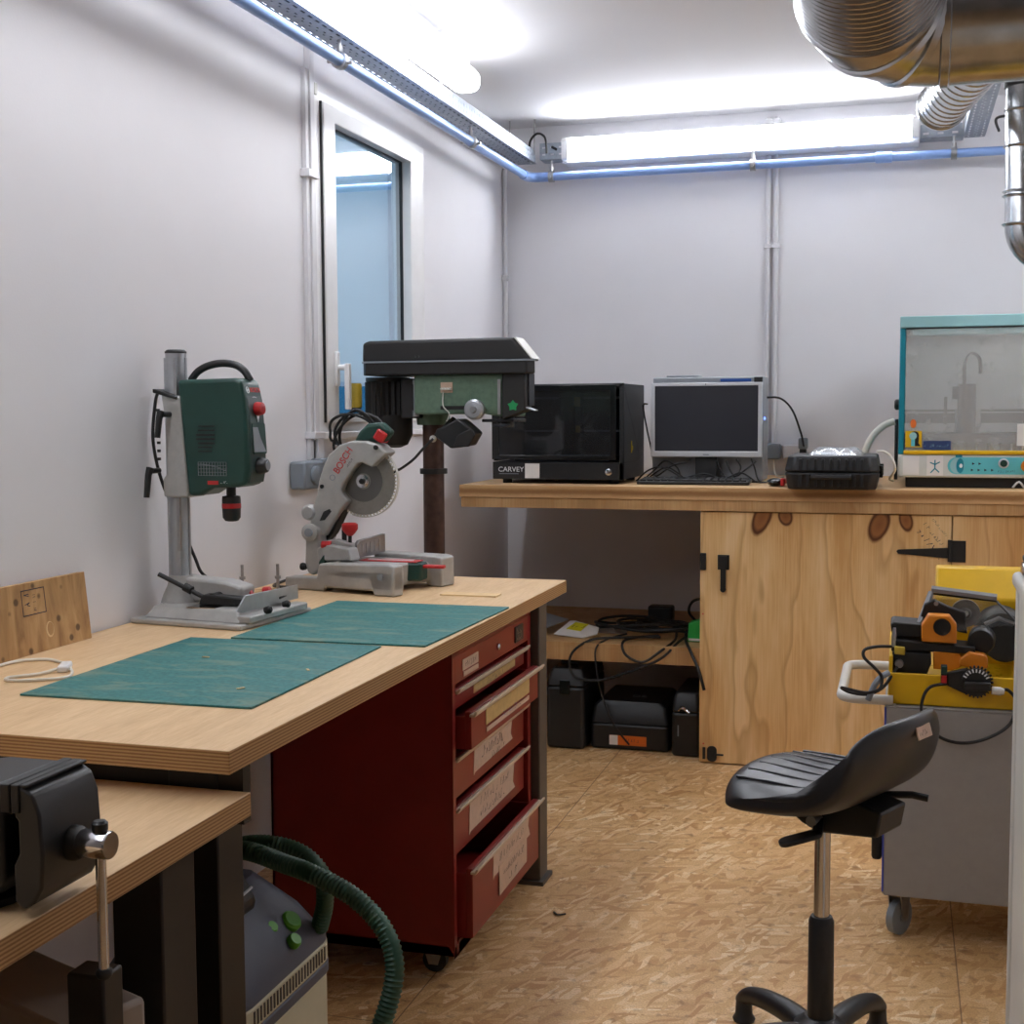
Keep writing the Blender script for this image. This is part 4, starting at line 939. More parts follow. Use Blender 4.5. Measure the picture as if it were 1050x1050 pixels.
# motor behind the guard, handle on top
MB().lathe([(.050, 0), (.052, .02), (.050, .12), (.040, .14)], (bc.x - .03, YA + .055, bc.z + .03), (0, 1, 0), 24).build('motor', 'black', r)
hp = [S(350, 118), S(395, 40), S(470, 20), S(540, 60), S(560, 100), S(505, 150)]
q = MB(); q.xz([S(345, 125), S(375, 70), S(420, 25), (S(500, 15)[0], S(500, 15)[1]), S(560, 70), S(520, 130)], YA + .0, YA + .04); hd = q.build('handle', 'bosch', r, .010, 3)
q = MB(); q.xz([S(456, 105), S(487, 50), S(542, 85), S(505, 140)], YA - .008, YA + .046); q.build('handle_trigger', 'red', hd, .006, 3)
# pivot, tilt head
q = MB(); q.xz([S(*p) for p in ((108, 690), (100, 620), (130, 592), (175, 610), (190, 680), (188, 740), (200, 800), (185, 850), (150, 878), (120, 860), (105, 800))], YA - .045, YA + .075); tl = q.build('tilt_post', 'castalu', r, .008, 3)
p = V((S(140, 632)[0], YA - .045, S(140, 632)[1])); MB().lathe([(.026, 0), (.026, .010), (.018, .014)], p, (0, -1, 0), 24).build('pivot_cap', 'castalu', tl)
MB().lathe([(.013, 0), (.013, .004)], p + V((0, -.014, 0)), (0, -1, 0), 16).build('pivot_bolt', 'greyplastic', tl)
q = MB(); pz = S(100, 525); q.lathe([(.017, 0), (.024, .01), (.024, .03), (.016, .04)], (pz[0] + .005, YA - .03, pz[1]), (0, 1, 0), 20); q.build('height_knob', 'castalu', r)
q = MB(); a_ = S(85, 830); b2 = S(130, 828); q.cyl((a_[0], YA - .02, a_[1]), (b2[0], YA - .02, b2[1]), .007, n=12); q.lathe([(.010, 0), (.012, .006), (.010, .016)], (a_[0] - .012, YA - .02, a_[1]), (1, 0, 0), 14); q.build('tilt_clamp', 'blackdull', r)
q = MB(); q.xz([S(*p) for p in ((185, 800), (225, 740), (255, 760), (215, 820), (190, 830))], YA - .05, YA + .02); q.build('tilt_scale', 'bosch', r, .004)
q = MB(); q.xz([S(*p) for p in ((165, 860), (190, 830), (330, 790), (400, 810), (400, 850), (165, 870))], YA - .04, YA + .08); q.build('turntable_neck', 'castalu', r, .006)
# hold-down clamp with its red knob
kx, kz = S(325, 618, 3.57)
cl = MB().cyl((kx, 3.57, .955), (kx, 3.57, kz), .0055, n=12).build('clamp_screw', 'blackdull', r)
MB().cyl((kx - .025, 3.585, .955), (kx - .025, 3.585, kz + .01), .0075, n=12).build('clamp_post', 'blackdull', r)
MB().lathe([(.008, -.022), (.016, -.014), (.024, -.002), (.024, .012), (.018, .016)], (kx, 3.57, kz), (0, 0, 1), 20).build('clamp_knob', 'red', cl)
q = MB(); q.xz([(kx - .07, .998), (kx + .012, .985), (kx + .012, 1.012), (kx - .04, 1.024), (kx - .07, 1.018)], 3.56, 3.585); q.build('clamp_arm', 'castalu', r, .004)
MB().lathe([(.012, 0), (.012, .03)], (kx - .085, 3.56, 1.006), (1, 0, 0), 14).build('clamp_red_sleeve', 'red', r)
c0 = at(370, 450, Y=3.68)
pts = []
for k in range(54):
    a = 2 * PI * k / 15; pts.append(c0 + V((-.012 + .074 * math.cos(a) * (1 + .12 * math.sin(k * .9)) + .02 * math.sin(k * .35), .012 * math.sin(k * .6), .004 + .078 * math.sin(a) * (1 - .10 * math.sin(k * .55)))))
pts.append(c0 + V((.06, .03, -.06)))
cable('power_cable', pts, .0045, 'cable', r, 8, 4)

# ================================================================ pillar drill press in the corner
r = thing('drill_press', 'old green pillar drill press with black belt cover in the corner', 'drill press', (-1.55, 4.25, 0))
DX, DY = -1.552, 4.26
q = MB(); q.prism(rrect(DX - .17, DY - .19, DX + .25, DY + .19, .03), 0, .05); q.build('base_casting', 'machgreen', r, .006)
MB().lathe([(.075, 0), (.07, .06), (.055, .08)], (DX, DY, .05), (0, 0, 1), 28).build('column_socket', 'machgreen', r)
MB().cyl((DX, DY, .06), (DX, DY, 1.40), .0365, n=32).build('column', 'rust', r)
q = MB(); q.lathe([(.037, -.009), (.0475, -.009), (.0475, .009), (.037, .009)], (DX, DY, 1.196), (0, 0, 1), 28); q.build('column_collar', 'blackdull', r, .001)
YF = 4.13
def D(px, py, Y=YF): p = at(px, py, Y=Y); return (p.x, p.z)
# head casting
x0, zt = D(424, 384); x1, zb = D(517, 424)
q = MB(); q.xz([(x0, zb), (x0 + .04, zb - .003), (x1 - .08, zb), (x1, zb - .012), (x1, zt), (x0, zt)], YF, YF + .26); hdc = q.build('head_casting', 'machgreen', r, .008, 3)
MB().lathe([(.055, 0), (.058, .03), (.058, .06)], (DX, DY, D(444, 436)[1]), (0, 0, 1), 28).build('column_clamp', 'machgreen', r)
ax, az = D(452, 392); q = MB(); q.box((ax, YF - .004, az - .035), (ax + .042, YF + .002, az)); q.build('switch_plate', 'tape', hdc, .001)
q = MB()
for k in range(4): q.lathe([(.0042, 0), (.0042, .012)], (ax + .007 + k * .0095, YF - .004, az - .022), (0, -1, 0), 10)
q.build('switch_buttons', 'offwhite', hdc)
q = MB(); x, z = D(481, 401); q.ring(rect(x, z - .065, x + .10, z), rect(x + .006, z - .06, x + .094, z - .006), -.003, .002, Matrix(((1, 0, 0, 0), (0, 0, 1, YF), (0, 1, 0, 0), (0, 0, 0, 1)))); q.build('cover_frame', 'machgreen', hdc)
q = MB(); x, z = D(452, 420); q.box((x, YF - .004, z), (x + .09, YF + .002, z + .012)); q.build('slot', 'blackdull', hdc)
cable('switch_wire', [V((D(455, 402)[0], YF - .006, D(455, 402)[1])), V((D(456, 416)[0], YF - .016, D(456, 416)[1])), V((D(462, 424)[0], YF - .014, D(462, 424)[1])), V((D(459, 432)[0], YF - .01, D(459, 432)[1]))], .002, 'offwhite', hdc)
p = D(488, 420); k = MB().lathe([(.026, 0), (.034, .006), (.034, .026), (.028, .032)], (p[0], YF - .028, p[1]), (0, 1, 0), 28).build('feed_hub', 'alu', r)
MB().lathe([(.012, 0), (.010, .010)], (p[0], YF - .028, p[1]), (0, -1, 0), 18).build('hub_cap', 'steel', k)
# belt cover
gx0, gz0 = D(369, 372, 4.10); gx1, gz1 = D(546, 370, 4.10)
gz_b = D(450, 384, 4.10)[1]; gz_t = D(450, 347, 4.10)[1]
y0, y1 = 4.10, 4.38
tp = lambda g: [(gx0 - g, y0 + .03 - g), (gx0 + .02 - g, y0 - g), (gx1 - .02 + g, y0 - g), (gx1 + g, y0 + .03 - g), (gx1 - .085 + g, y1 - .02 + g), (gx1 - .11 + g, y1 + g), (gx0 + .02 - g, y1 + g), (gx0 - g, y1 - .02 + g)]
q = MB(); q.prism(tp(0), gz_b, gz0); cv = q.build('belt_cover_base', 'blackdull', r, .004)
MB().prism(tp(.004), gz0 - .002, gz0 + .004).build('cover_rim', 'greyplastic', cv)
q = MB(); q.xz([(gx0 + .004, gz0), (gx1 - .006, gz0), (gx1 - .068, gz_t), (gx0 + .03, gz_t - .003), (gx0 + .006, gz_t - .010)], y0 + .008, y0 + .12); q.build('belt_cover_lid', 'blackdull', r, .010, 3)
q = MB(); q.xz([(gx1 - .010, gz0 + .006), (gx1 - .005, gz0 + .006), (gx1 - .063, gz_t), (gx1 - .068, gz_t)], y0 + .016, y0 + .115); q.build('lid_end_plate', 'offwhite', cv)
q = MB(); q.xz([(gx0 + .008, gz0), (gx1 - .09, gz0), (gx1 - .12, gz_t - .004), (gx0 + .03, gz_t - .006), (gx0 + .010, gz_t - .014)], y0 + .12, y1 - .012); q.build('belt_cover_lid_rear', 'blackdull', r, .008, 3)
q = MB()
for dx in (0, .012): q.cyl((D(428 + dx * 300, 366)[0], y0 + .008, D(428, 366)[1]), (D(428 + dx * 300, 366)[0], y0 + .004, D(428, 366)[1]), .003, n=8)
q.build('lid_screws', 'black', cv)
# motor with yellow capacitor
mx, mzt = D(391, 387, 4.2); mzb = D(397, 434, 4.2)[1]
q = MB(); R0 = .076
pr = []
for k in range(48):
    a = 2 * PI * k / 48; rr = R0 + (.004 if k % 2 else -.003); pr.append((mx + rr * math.cos(a), 4.26 + rr * math.sin(a)))
q.prism(pr, mzb + .02, mzt - .015); mo = q.build('motor', 'blackdull', r, smooth=False)
MB().lathe([(R0 - .006, 0), (R0 + .001, .006), (R0 + .001, .018)], (mx, 4.26, mzt - .018), (0, 0, 1), 32).build('motor_end', 'blackdull', mo)
MB().lathe([(.035, -.085), (.06, -.075), (R0 + .001, -.04), (R0 + .001, .028)], (mx + .008, 4.26, mzb), (0, 0, 1), 32).build('motor_end', 'blackdull', mo)
q = MB(); x, z = D(421, 388, 4.17); q.box((x - .035, 4.165, z - .135), (x + .03, 4.31, z)); q.build('motor_mount', 'blackdull', r, .004)
q = MB(); x, z = D(424, 392); q.cyl((x, YF + .02, z), (x, YF + .02, z - .11), .008, n=12); q.lathe([(.012, 0), (.012, .02)], (x, YF + .02, z - .115), (0, 0, 1), 12); q.lathe([(.010, 0), (.010, .014)], (x, YF + .02, z - .006), (0, 0, 1), 12); q.build('tension_bolt', 'steel', r)
cxp, czt = D(364.5, 393, 4.17); czb = D(366, 418, 4.17)[1]
cp = MB().lathe([(.020, 0), (.021, .004), (.021, czt - czb - .006), (.018, czt - czb)], (cxp, 4.172, czb), (0, 0, 1), 24).build('capacitor', 'capyellow', mo)
MB().lathe([(.018, -.012), (.018, 0)], (cxp, 4.172, czb), (0, 0, 1), 20).build('capacitor_base', 'black', cp)
# front cover, spindle, safety box
fx0, fzt = D(518, 384); fx1, fzb = D(537, 429)
q = MB(); q.xz([(x1 - .004, zt), (fx1 + .008, zt), (fx1 + .008, D(530, 421)[1]), (fx0, fzb), (x1 - .004, fzb - .004)], YF - .012, YF + .07); fc = q.build('front_cover', 'blackdull', r, .004)
q = MB(); q.box((fx1 + .0082, YF + .02, D(540, 416)[1]), (fx1 + .014, YF + .085, zt)); q.build('side_plate', 'black', fc, .002)
q = MB(); x, z = D(512, 389); q.box((x - .002, YF - .015, z - .115), (x + .008, YF - .011, z)); q.build('depth_scale', 'steel', fc)
sx_, sz_ = D(527, 416); m5 = fr((sx_, YF - .0125, sz_), (1, 0, 0), (0, 0, 1))
star = []
for k in range(10): a = PI / 2 + k * PI / 5; rr = .019 if k % 2 == 0 else .012; star.append((rr * math.cos(a), rr * math.sin(a)))
MB(m5).prism(star, 0, .001).build('green_sticker', 'greensticker', fc)
q = MB(); x, z = D(499, 431); q.box((x - .02, YF + .01, z - .006), (x + .09, YF + .16, z + .004)); q.cyl((x + .045, YF + .09, z - .025), (x + .045, YF + .09, z + .02), .024, n=20); q.box((x + .02, YF + .005, z - .022), (x + .075, YF + .03, z - .012)); q.build('quill', 'darkmachine', r, .002)
x, z = D(541, 419); q = MB(fr((x, YF + .0, z), (1, 0, -.35), (0, 1, 0))); q.box((-.008, 0, 0), (.022, .05, .003)); q.build('chip_guard_tab', 'alu', r)
# black safety switch hood hanging on its arm
hx0, hz0 = D(456, 433, 4.08); 
q = MB(); q.xz([D(455, 437, 4.06), D(469, 429, 4.06), D(475, 433, 4.06), D(487, 444, 4.06), D(480, 457, 4.06), D(462, 460, 4.06), D(446, 448, 4.06), D(447, 440, 4.06)], 4.06, 4.15)
sw = q.build('switch_hood', 'black', r, .006, 3)
q = MB(); q.xz([D(469, 446, 4.05), D(484, 439, 4.05), D(487, 447, 4.05), D(481, 458, 4.05), D(465, 459, 4.05)], 4.045, 4.06); q.build('hood_lip', 'blackdull', sw, .004)
p = at(444, 450, Y=4.17); MB().ball(p, .012).build('cable_gland', 'offwhite', r)
q = MB(); q.cyl(at(447, 447, Y=4.19), at(465, 430, Y=4.19), .009, n=12); q.cyl(at(456, 440, Y=4.19), at(466, 430, Y=4.22), .012, n=12); q.build('hood_arm', 'blackdull', r)
cable('power_cable', [at(444, 450, Y=4.16), at(434, 460, Y=4.14), at(424, 471, Y=4.12), at(412, 480, Y=4.12), at(404, 484, Y=4.14), at(392, 492, Y=4.12), at(372, 505, Y=4.1), at(352, 530, Y=4.08), at(340, 560, Y=4.05), at(334, 592, Y=4.02)], .0048, 'cable', r)
# ================================================================ back counter and cabinet
CT = 1.10; YC = 5.104
r = thing('counter', 'long two-layer plywood counter along the back wall', 'counter', (0, 5.6, 1.008))
MB().box((-1.748, YC, 1.050), (XR - .005, YB - .004, CT)).build('upper_board', 'counterply', r, .0015)
MB().box((-1.742, YC + .004, 1.008), (XR - .005, YB - .004, 1.0495)).build('lower_board', 'shelfwood', r, .0015)
r = thing('cupboard', 'pine plywood cupboard with large doors under the back counter', 'cupboard', (.5, 5.6, 0))
MB().box((-.752, 5.135, .004), (-.734, YB - .004, 1.006)).build('side_panel', 'pine2', r)
MB().box((-.734, YB - .03, .004), (XR - .01, YB - .008, 1.006)).build('back_panel', 'pine2', r)
dr = MB().box((-.752, YC + .012, .006), (.1835, YC + .030, 1.004)).build('door', 'pine', r, .001)
d2 = MB().box((.1885, YC + .012, .006), (1.10, YC + .030, 1.004)).build('door', 'pine2', r, .001)
MB().box((1.104, YC + .012, .006), (XR - .01, YC + .030, 1.004)).build('door', 'pine2', r, .001)
yf = YC + .012
q = MB(); q.xz([(-.005, .874), (-.012, .868), (-.005, .858), (.175, .845), (.175, .885)], yf - .004, yf); q.box((.172, yf - .005, .832), (.180, yf, .915)); q.box((.182, yf - .005, .832), (.236, yf, .912)); q.cyl((.181, yf - .006, .832), (.181, yf - .006, .914), .006, n=10); q.build('strap_hinge', 'blackdull', dr, .0008)
q = MB(); q.box((-.683, yf - .004, .778), (-.638, yf, .836)); q.box((-.671, yf - .012, .705), (-.651, yf - .003, .80)); q.cyl((-.661, yf - .012, .70), (-.661, yf, .70), .011, n=14); q.box((-.676, yf - .014, .785), (-.646, yf - .004, .832)); q.build('latch', 'blackdull', dr, .001)
q = MB(); q.box((-.752, yf - .012, .775), (-.728, yf, .842)); q.build('latch_catch', 'blackdull', dr, .003)
q = MB(); q.prism(rrect(-.720, .01, -.682, .072, .016), 0, .006, Matrix(((1, 0, 0, 0), (0, 0, -1, yf), (0, 1, 0, 0), (0, 0, 0, 1)))); q.cyl((-.690, yf - .008, .040), (-.655, yf - .008, .040), .004, n=8); q.box((-.738, yf - .006, .018), (-.727, yf, .066)); q.build('floor_bolt', 'blackdull', dr, .001)
q = MB(); q.cyl((-.735, yf - .003, .08), (-.735, yf, .08), .003, n=8); q.cyl((-.74, yf - .003, .60), (-.74, yf, .60), .003, n=8); q.build('screw', 'redink', dr)
st = fr((.115, yf - .0006, .905), (.62, 0, -.78), (.78, 0, .62))
for k, (w_, h_, dx) in enumerate(((.09, .010, -.03), (.14, .016, .0), (.15, .024, .0))): scribble('timber_stamp', st @ Matrix.Translation((dx, .055 - k * .032, 0)), w_, h_, 'ink', dr)
# shelf in the open bay
r = thing('shelf_board', 'wooden shelf with a thick front edge in the open bay', 'shelf', (-1.3, 5.65, .37))
MB().box((-1.85, 5.20, .428), (-.753, YB - .004, .446)).build('shelf_panel', 'shelfwood', r)
MB().box((-1.85, 5.20, .372), (-.753, 5.238, .4275)).build('front_batten', 'shelfwood', r, .001)
MB().box((-1.85, 5.25, .372), (-1.81, YB - .004, .4275)).build('side_batten', 'shelfwood', r); MB().box((-.79, 5.25, .372), (-.753, YB - .004, .4275)).build('side_batten', 'shelfwood', r)
# cases on the floor
def tcase(label, x0, x1, y0, y1, h, lidh, latches, grp='black power tool cases on the floor'):
    r = thing('tool_case', label, 'tool case', ((x0 + x1) / 2, (y0 + y1) / 2, 0), grp)
    q = MB(); q.prism(rrect(x0, y0, x1, y1, .02), .002, h * lidh); q.build('case_base', 'black', r, .012, 3)
    q = MB(); lo = rrect(x0, y0, x1, y1, .02); n = len(lo); cx, cy = (x0 + x1) / 2, (y0 + y1) / 2
    vs = [(p[0], p[1], h * lidh + .002) for p in lo] + [(cx + (p[0] - cx) * .93, cy + (p[1] - cy) * .93, h * .9) for p in lo] + [(cx + (p[0] - cx) * .78, cy + (p[1] - cy) * .85, h) for p in lo]
    q.add(vs, [(k * n + i, k * n + (i + 1) % n, (k + 1) * n + (i + 1) % n, (k + 1) * n + i) for k in (0, 1) for i in range(n)] + [list(range(n))[::-1], [2 * n + i for i in range(n)]])
    q.build('case_lid', 'black', r, .006)
    for x in latches: MB().box((x - .022, y0 - .008, h * lidh - .03), (x + .022, y0 + .004, h * lidh + .03)).build('latch', 'blackgloss', r, .003)
    return r
r = tcase('black upright tool case at the left under the shelf', -1.40, -1.238, 5.18, 5.58, .335, .78, (-1.32,))
MB().tube([(-1.355, 5.27, .325), (-1.355, 5.27, .35), (-1.285, 5.27, .35), (-1.285, 5.27, .325)], .008, 8).build('handle', 'black', r)
r = tcase('black flat tool case with an orange label in the middle under the shelf', -1.222, -.893, 5.225, 5.60, .20, .55, ())
lb = MB().box((-1.14, 5.2225, .022), (-.985, 5.2248, .062)).build('orange_label', 'orangelabel', r); MB().box((-1.14, 5.2215, .022), (-1.105, 5.2224, .062)).build('white_label_end', 'paper', r)
scribble('label_text', fr((-1.045, 5.222, .043), (1, 0, 0), (0, 0, 1)), .06, .014, 'ink', r)
text('case_lid_mark', 'DE', .05, fr((-1.04, 5.36, .2015), (1, .15, 0), (0, 1, 0)), 'greyplastic', r)
r = tcase('black tool case with a chrome clasp at the right beside the cupboard', -.876, -.760, 5.185, 5.55, .26, .70, ())
MB().tube(smoothpath([(-.845, 5.19, .19), (-.83, 5.175, .205), (-.815, 5.18, .195), (-.80, 5.175, .185)], 4), .006, 8).build('chrome_clasp', 'chrome', r)
MB().box((-.85, 5.1825, .085), (-.845, 5.1845, .13)).build('case_stripe', 'greyplastic', r)
# things on the shelf
r = thing('safety_leaflet', 'white folded leaflet with a yellow label on the shelf', 'leaflet', (-1.34, 5.4, .447))
m = fr((-1.405, 5.33, .452), (.97, -.10, 0), (.10, .95, .22))
MB(m).prism([(0, 0), (.14, -.02), (.185, .03), (.17, .10), (.04, .16), (.02, .155)], 0, .004).build('leaflet', 'paper', r)
MB(m).prism([(.035, .06), (.105, .045), (.115, .125), (.05, .14)], .0042, .0055).build('yellow_label', 'yellowlabel', r)
scribble('label_print', m @ Matrix.Translation((.077, .092, .0058)), .05, .03, 'ink', r)
MB(fr((-1.32, 5.44, .4468), (.97, .05, 0), (-.05, .97, 0))).box((0, 0, 0), (.20, .20, .003)).build('sheet_below', 'shelfwood' if 0 else 'beigebox', r)
r = thing('metal_wedge', 'grey folded metal sheet at the left end of the shelf', 'metal sheet', (-1.6, 5.4, .447))
q = MB(); q.add([(-1.80, 5.26, .466), (-1.46, 5.30, .470), (-1.385, 5.50, .490), (-1.80, 5.62, .56), (-1.80, 5.26, .470), (-1.46, 5.30, .474), (-1.385, 5.50, .494), (-1.80, 5.62, .564)], [(3, 2, 1, 0), (4, 5, 6, 7), (0, 1, 5, 4), (1, 2, 6, 5), (2, 3, 7, 6), (3, 0, 4, 7)]); q.build('sheet', 'pcgrey', r)
MB().box((-1.78, 5.32, .4465), (-1.52, 5.5, .462)).build('dark_base', 'black', r)
r = thing('power_adapter', 'black power adapter block on top of the tangled shelf cables', 'adapter', (-1.0, 5.7, .447))
q = MB(); q.prism(rrect(-1.075, 5.72, -.965, 5.80, .012), .447, .53); q.build('body', 'black', r, .008)
b2 = MB(); rnd = random.Random(3)
pts = []
for k in range(60):
    a = k * .75; R1 = .10 + .05 * math.sin(k * .37); pts.append((-.99 + 1.5 * R1 * math.cos(a) + .05 * math.sin(k * .21), 5.50 + R1 * .9 * math.sin(a), .456 + .028 * abs(math.sin(k * .8)) + .02 * (k / 60)))
tag(cable('mains_cable', pts, .006, 'cable', None, 8, 4), 'black coiled mains cable heaped at the right of the shelf', 'cable', 'shelf cables')
tag(cable('mains_cable', [(-.95, 5.35, .458), (-1.10, 5.30, .458), (-1.22, 5.22, .455), (-1.29, 5.17, .40), (-1.28, 5.16, .32), (-1.18, 5.16, .30), (-1.05, 5.165, .34), (-.92, 5.17, .40), (-.86, 5.25, .457), (-.84, 5.4, .462)], .0055, 'cable'), 'black cable drooping in a wide loop over the shelf edge', 'cable', 'shelf cables')
tag(cable('mains_cable', [(-1.1, 5.38, .460), (-1.16, 5.25, .455), (-1.19, 5.182, .42), (-1.175, 5.17, .30), (-1.14, 5.172, .18), (-1.10, 5.178, .10), (-1.05, 5.19, .035)], .004, 'cable'), 'thin black cable hanging from the shelf down the flat case', 'cable', 'shelf cables')
tag(cable('mains_cable', [(-.96, 5.36, .462), (-1.05, 5.30, .46), (-1.08, 5.20, .455), (-1.06, 5.17, .41), (-.99, 5.165, .385), (-.92, 5.19, .43), (-.88, 5.28, .459), (-.9, 5.45, .462)], .0055, 'cable'), 'black cable making a short loop below the shelf edge', 'cable', 'shelf cables')
tag(cable('mains_cable', [(-.86, 5.50, .48), (-.84, 5.32, .46), (-.80, 5.16, .45), (-.755, 5.10, .38), (-.73, 5.092, .30)], .0065, 'cable'), 'thick black cable bending down in front of the cupboard edge', 'cable', 'shelf cables')
tag(cable('mains_cable', [(-.80, 5.6, .46), (-.86, 5.55, .53), (-.84, 5.50, .59), (-.78, 5.46, .61), (-.757, 5.46, .58)], .006, 'cable'), 'black cable arching upward beside the green wrapper', 'cable', 'shelf cables')
r = thing('green_wrapper', 'bright green packet standing at the right end of the shelf', 'packet', (-.80, 5.4, .447))
q = MB(); q.xz([(-.835, .447), (-.757, .447), (-.757, .56), (-.775, .575), (-.79, .535), (-.83, .525)], 5.33, 5.40); q.build('packet', 'greenbright', r, .004)
MB().box((-.83, 5.328, .452), (-.76, 5.331, .462)).build('packet_fold', 'paper', r)

# ================================================================ things on the counter
r = thing('desktop_milling_machine', 'black desktop milling machine with smoked front window on the counter', 'milling machine', (-1.365, 5.47, CT))
a0, a1, f0, f1, z0, z1 = -1.648, -1.088, 5.25, 5.69, CT + .018, 1.512
q = MB()
q.box((a0, f0 + .012, z0 + .075), (a0 + .018, f1, z1)); q.box((a1 - .018, f0, z0), (a1, f1, z1)); q.box((a0, f0, z0), (a1, f1, z0 + .072)); q.box((a0, f0, z1 - .014), (a1, f1, z1)); q.box((a0, f1 - .014, z0), (a1, f1, z1)); q.build('enclosure', 'black', r, .002)
q = MB(); q.ring(rect(a0, z0 + .082, a1 - .03, z1 - .004), rect(a0 + .03, z0 + .10, a1 - .055, z1 - .03), f0 - .012, f0, Matrix(((1, 0, 0, 0), (0, 0, 1, 0), (0, 1, 0, 0), (0, 0, 0, 1)))); dw = q.build('front_hatch', 'blackgloss', r, .002)
MB().box((a0 + .028, f0 - .008, z0 + .098), (a1 - .053, f0 - .004, z1 - .028)).build('smoked_window', 'smoked', dw)
q = MB(); q.box((a0 + .05, f0 + .20, 1.452), (a1 - .05, f0 + .215, 1.462)); q.box((a0 + .05, f0 + .20, 1.312), (a1 - .05, f0 + .215, 1.320)); q.build('gantry_rail', 'steel', r)
q = MB(); q.box((-1.40, f0 + .15, 1.28), (-1.30, f0 + .198, 1.475)); ca = q.build('carriage', 'blackdull', r, .004)
MB().cyl((-1.35, f0 + .12, 1.26), (-1.35, f0 + .12, 1.42), .03).build('spindle', 'darkmachine', ca); MB().box((-1.33, f0 + .14, 1.42), (-1.305, f0 + .149, 1.46)).build('gold_block', 'capyellow', ca); MB().box((-1.33, f0 + .14, 1.31), (-1.305, f0 + .149, 1.34)).build('gold_block', 'capyellow', ca)
q = MB(); q.box((a0 + .08, f0 + .05, z0 + .073), (a1 - .07, f0 + .36, z0 + .092)); q.build('work_bed', 'darkmachine', r)
MB().box((a0 + .23, f0 + .04, z0 + .095), (a1 - .06, f0 + .05, z0 + .101)).build('bed_edge', 'steel', r)
text('maker_name', 'CARVEY', .029, fr((-1.568, f0 - .0008, z0 + .040), (1, 0, 0), (0, 0, 1)), 'whiteprint', r, .0004, 1.05); MB().box((-1.62, f0 - .001, z0 + .021), (-1.535, f0 + .001, z0 + .0235)).build('underline', 'greyplastic', r)
MB().box((-1.507, f0 - .0012, z0 + .004), (-1.444, f0 + .001, z0 + .066)).build('white_sticker', 'paper', r)
MB().lathe([(.014, 0), (.014, .004), (.009, .006)], (-1.150, f0, z0 + .032), (0, -1, 0), 20).build('push_button', 'chrome', r)
q = MB(); q.cyl((a1, f0 + .17, 1.245), (a1 + .004, f0 + .17, 1.245), .01, n=12); q.box((a1, f0 + .155, 1.225), (a1 + .003, f0 + .165, 1.275)); q.build('side_lock', 'capyellow', r)
for x in (a0 + .05, a1 - .05):
    for y in (f0 + .05, f1 - .05): MB().cyl((x, y, CT), (x, y, z0), .02, n=14).build('foot', 'rubber', r)
# monitor, computer, keyboard
r = thing('monitor', 'silver framed computer monitor with a dark screen on the counter', 'monitor', (-.79, 5.5, CT))
mx0, mx1, mz0, mz1, my = -1.022, -.555, 1.205, 1.517, 5.50
mM = fr((0, my, 0), (1, 0, 0), (0, 0, 1))
q = MB(mM); q.ring(rect(mx0, mz0, mx1, mz1), rect(mx0 + .018, mz0 + .026, mx1 - .018, mz1 - .014), -.022, .0); q.build('bezel', 'silverplastic', r, .003)
MB().box((mx0 + .016, my + .001, mz0 + .024), (mx1 - .016, my + .006, mz1 - .012)).build('screen', 'screen', r)
MB().prism(rrect(mx0 + .01, my + .008, mx1 - .01, my + .05, .012), mz0 + .008, mz1 - .008).build('back_shell', 'blackdull', r, .006)
q = MB(); q.box((-.835, my + .02, CT + .012), (-.745, my + .045, mz0 + .03)); q.prism(rrect(-.87, my - .07, -.71, my + .09, .03), CT + .0005, CT + .014); q.build('stand', 'black', r, .004)
q = MB(mM); q.box((-.80, mz0 + .0085, 0), (-.775, mz0 + .0125, .0006)); q.build('bezel_mark', 'greyplastic', r); 
q = MB(mM); q.cyl((-.79, mz1 - .007, 0), (-.79, mz1 - .007, .0008), .0025, n=10); q.build('camera_dot', 'black', r)
r = thing('desktop_computer', 'silver computer case with a blue stripe standing behind the monitor', 'computer', (-.79, 5.7, CT))
MB().box((-1.032, 5.60, CT + .0008), (-.56, 5.80, 1.543)).build('case', 'pcgrey', r, .006)
MB().box((-.742, 5.597, 1.522), (-.612, 5.601, 1.534)).build('blue_stripe', 'blue', r); MB().prism(rrect(-.98, 5.62, -.84, 5.76, .02), 1.5428, 1.552).build('lid_panel', 'pcgrey', r, .003)
MB().box((-.60, 5.597, 1.515), (-.565, 5.601, 1.54)).build('port_panel', 'blackdull', r)
MB().cyl((-.5605, 5.64, 1.366), (-.5575, 5.64, 1.366), .006, n=12).build('power_light', 'ledblue', r)
r = thing('keyboard', 'low black keyboard in front of the monitor', 'keyboard', (-.81, 5.30, CT))
m = fr((-1.035, 5.255, CT + .001), (1, .015, 0), (0, 1, .05))
MB(m).prism(rrect(0, 0, .455, .135, .008), 0, .013).build('body', 'black', r, .003)
for j in range(5):
    for i in range(15):
        if j == 0 and 3 < i < 9:
            if i == 4: MB(m).box((.012 + 4 * .029, .012, .013), (.012 + 9 * .029 - .004, .032, .020)).build('key', 'blackdull', r, .002, 1)
            continue
        MB(m).box((.012 + i * .029, .012 + j * .0235, .013), (.037 + i * .029, .032 + j * .0235, .020)).build('key', 'blackdull', r, .002, 1)
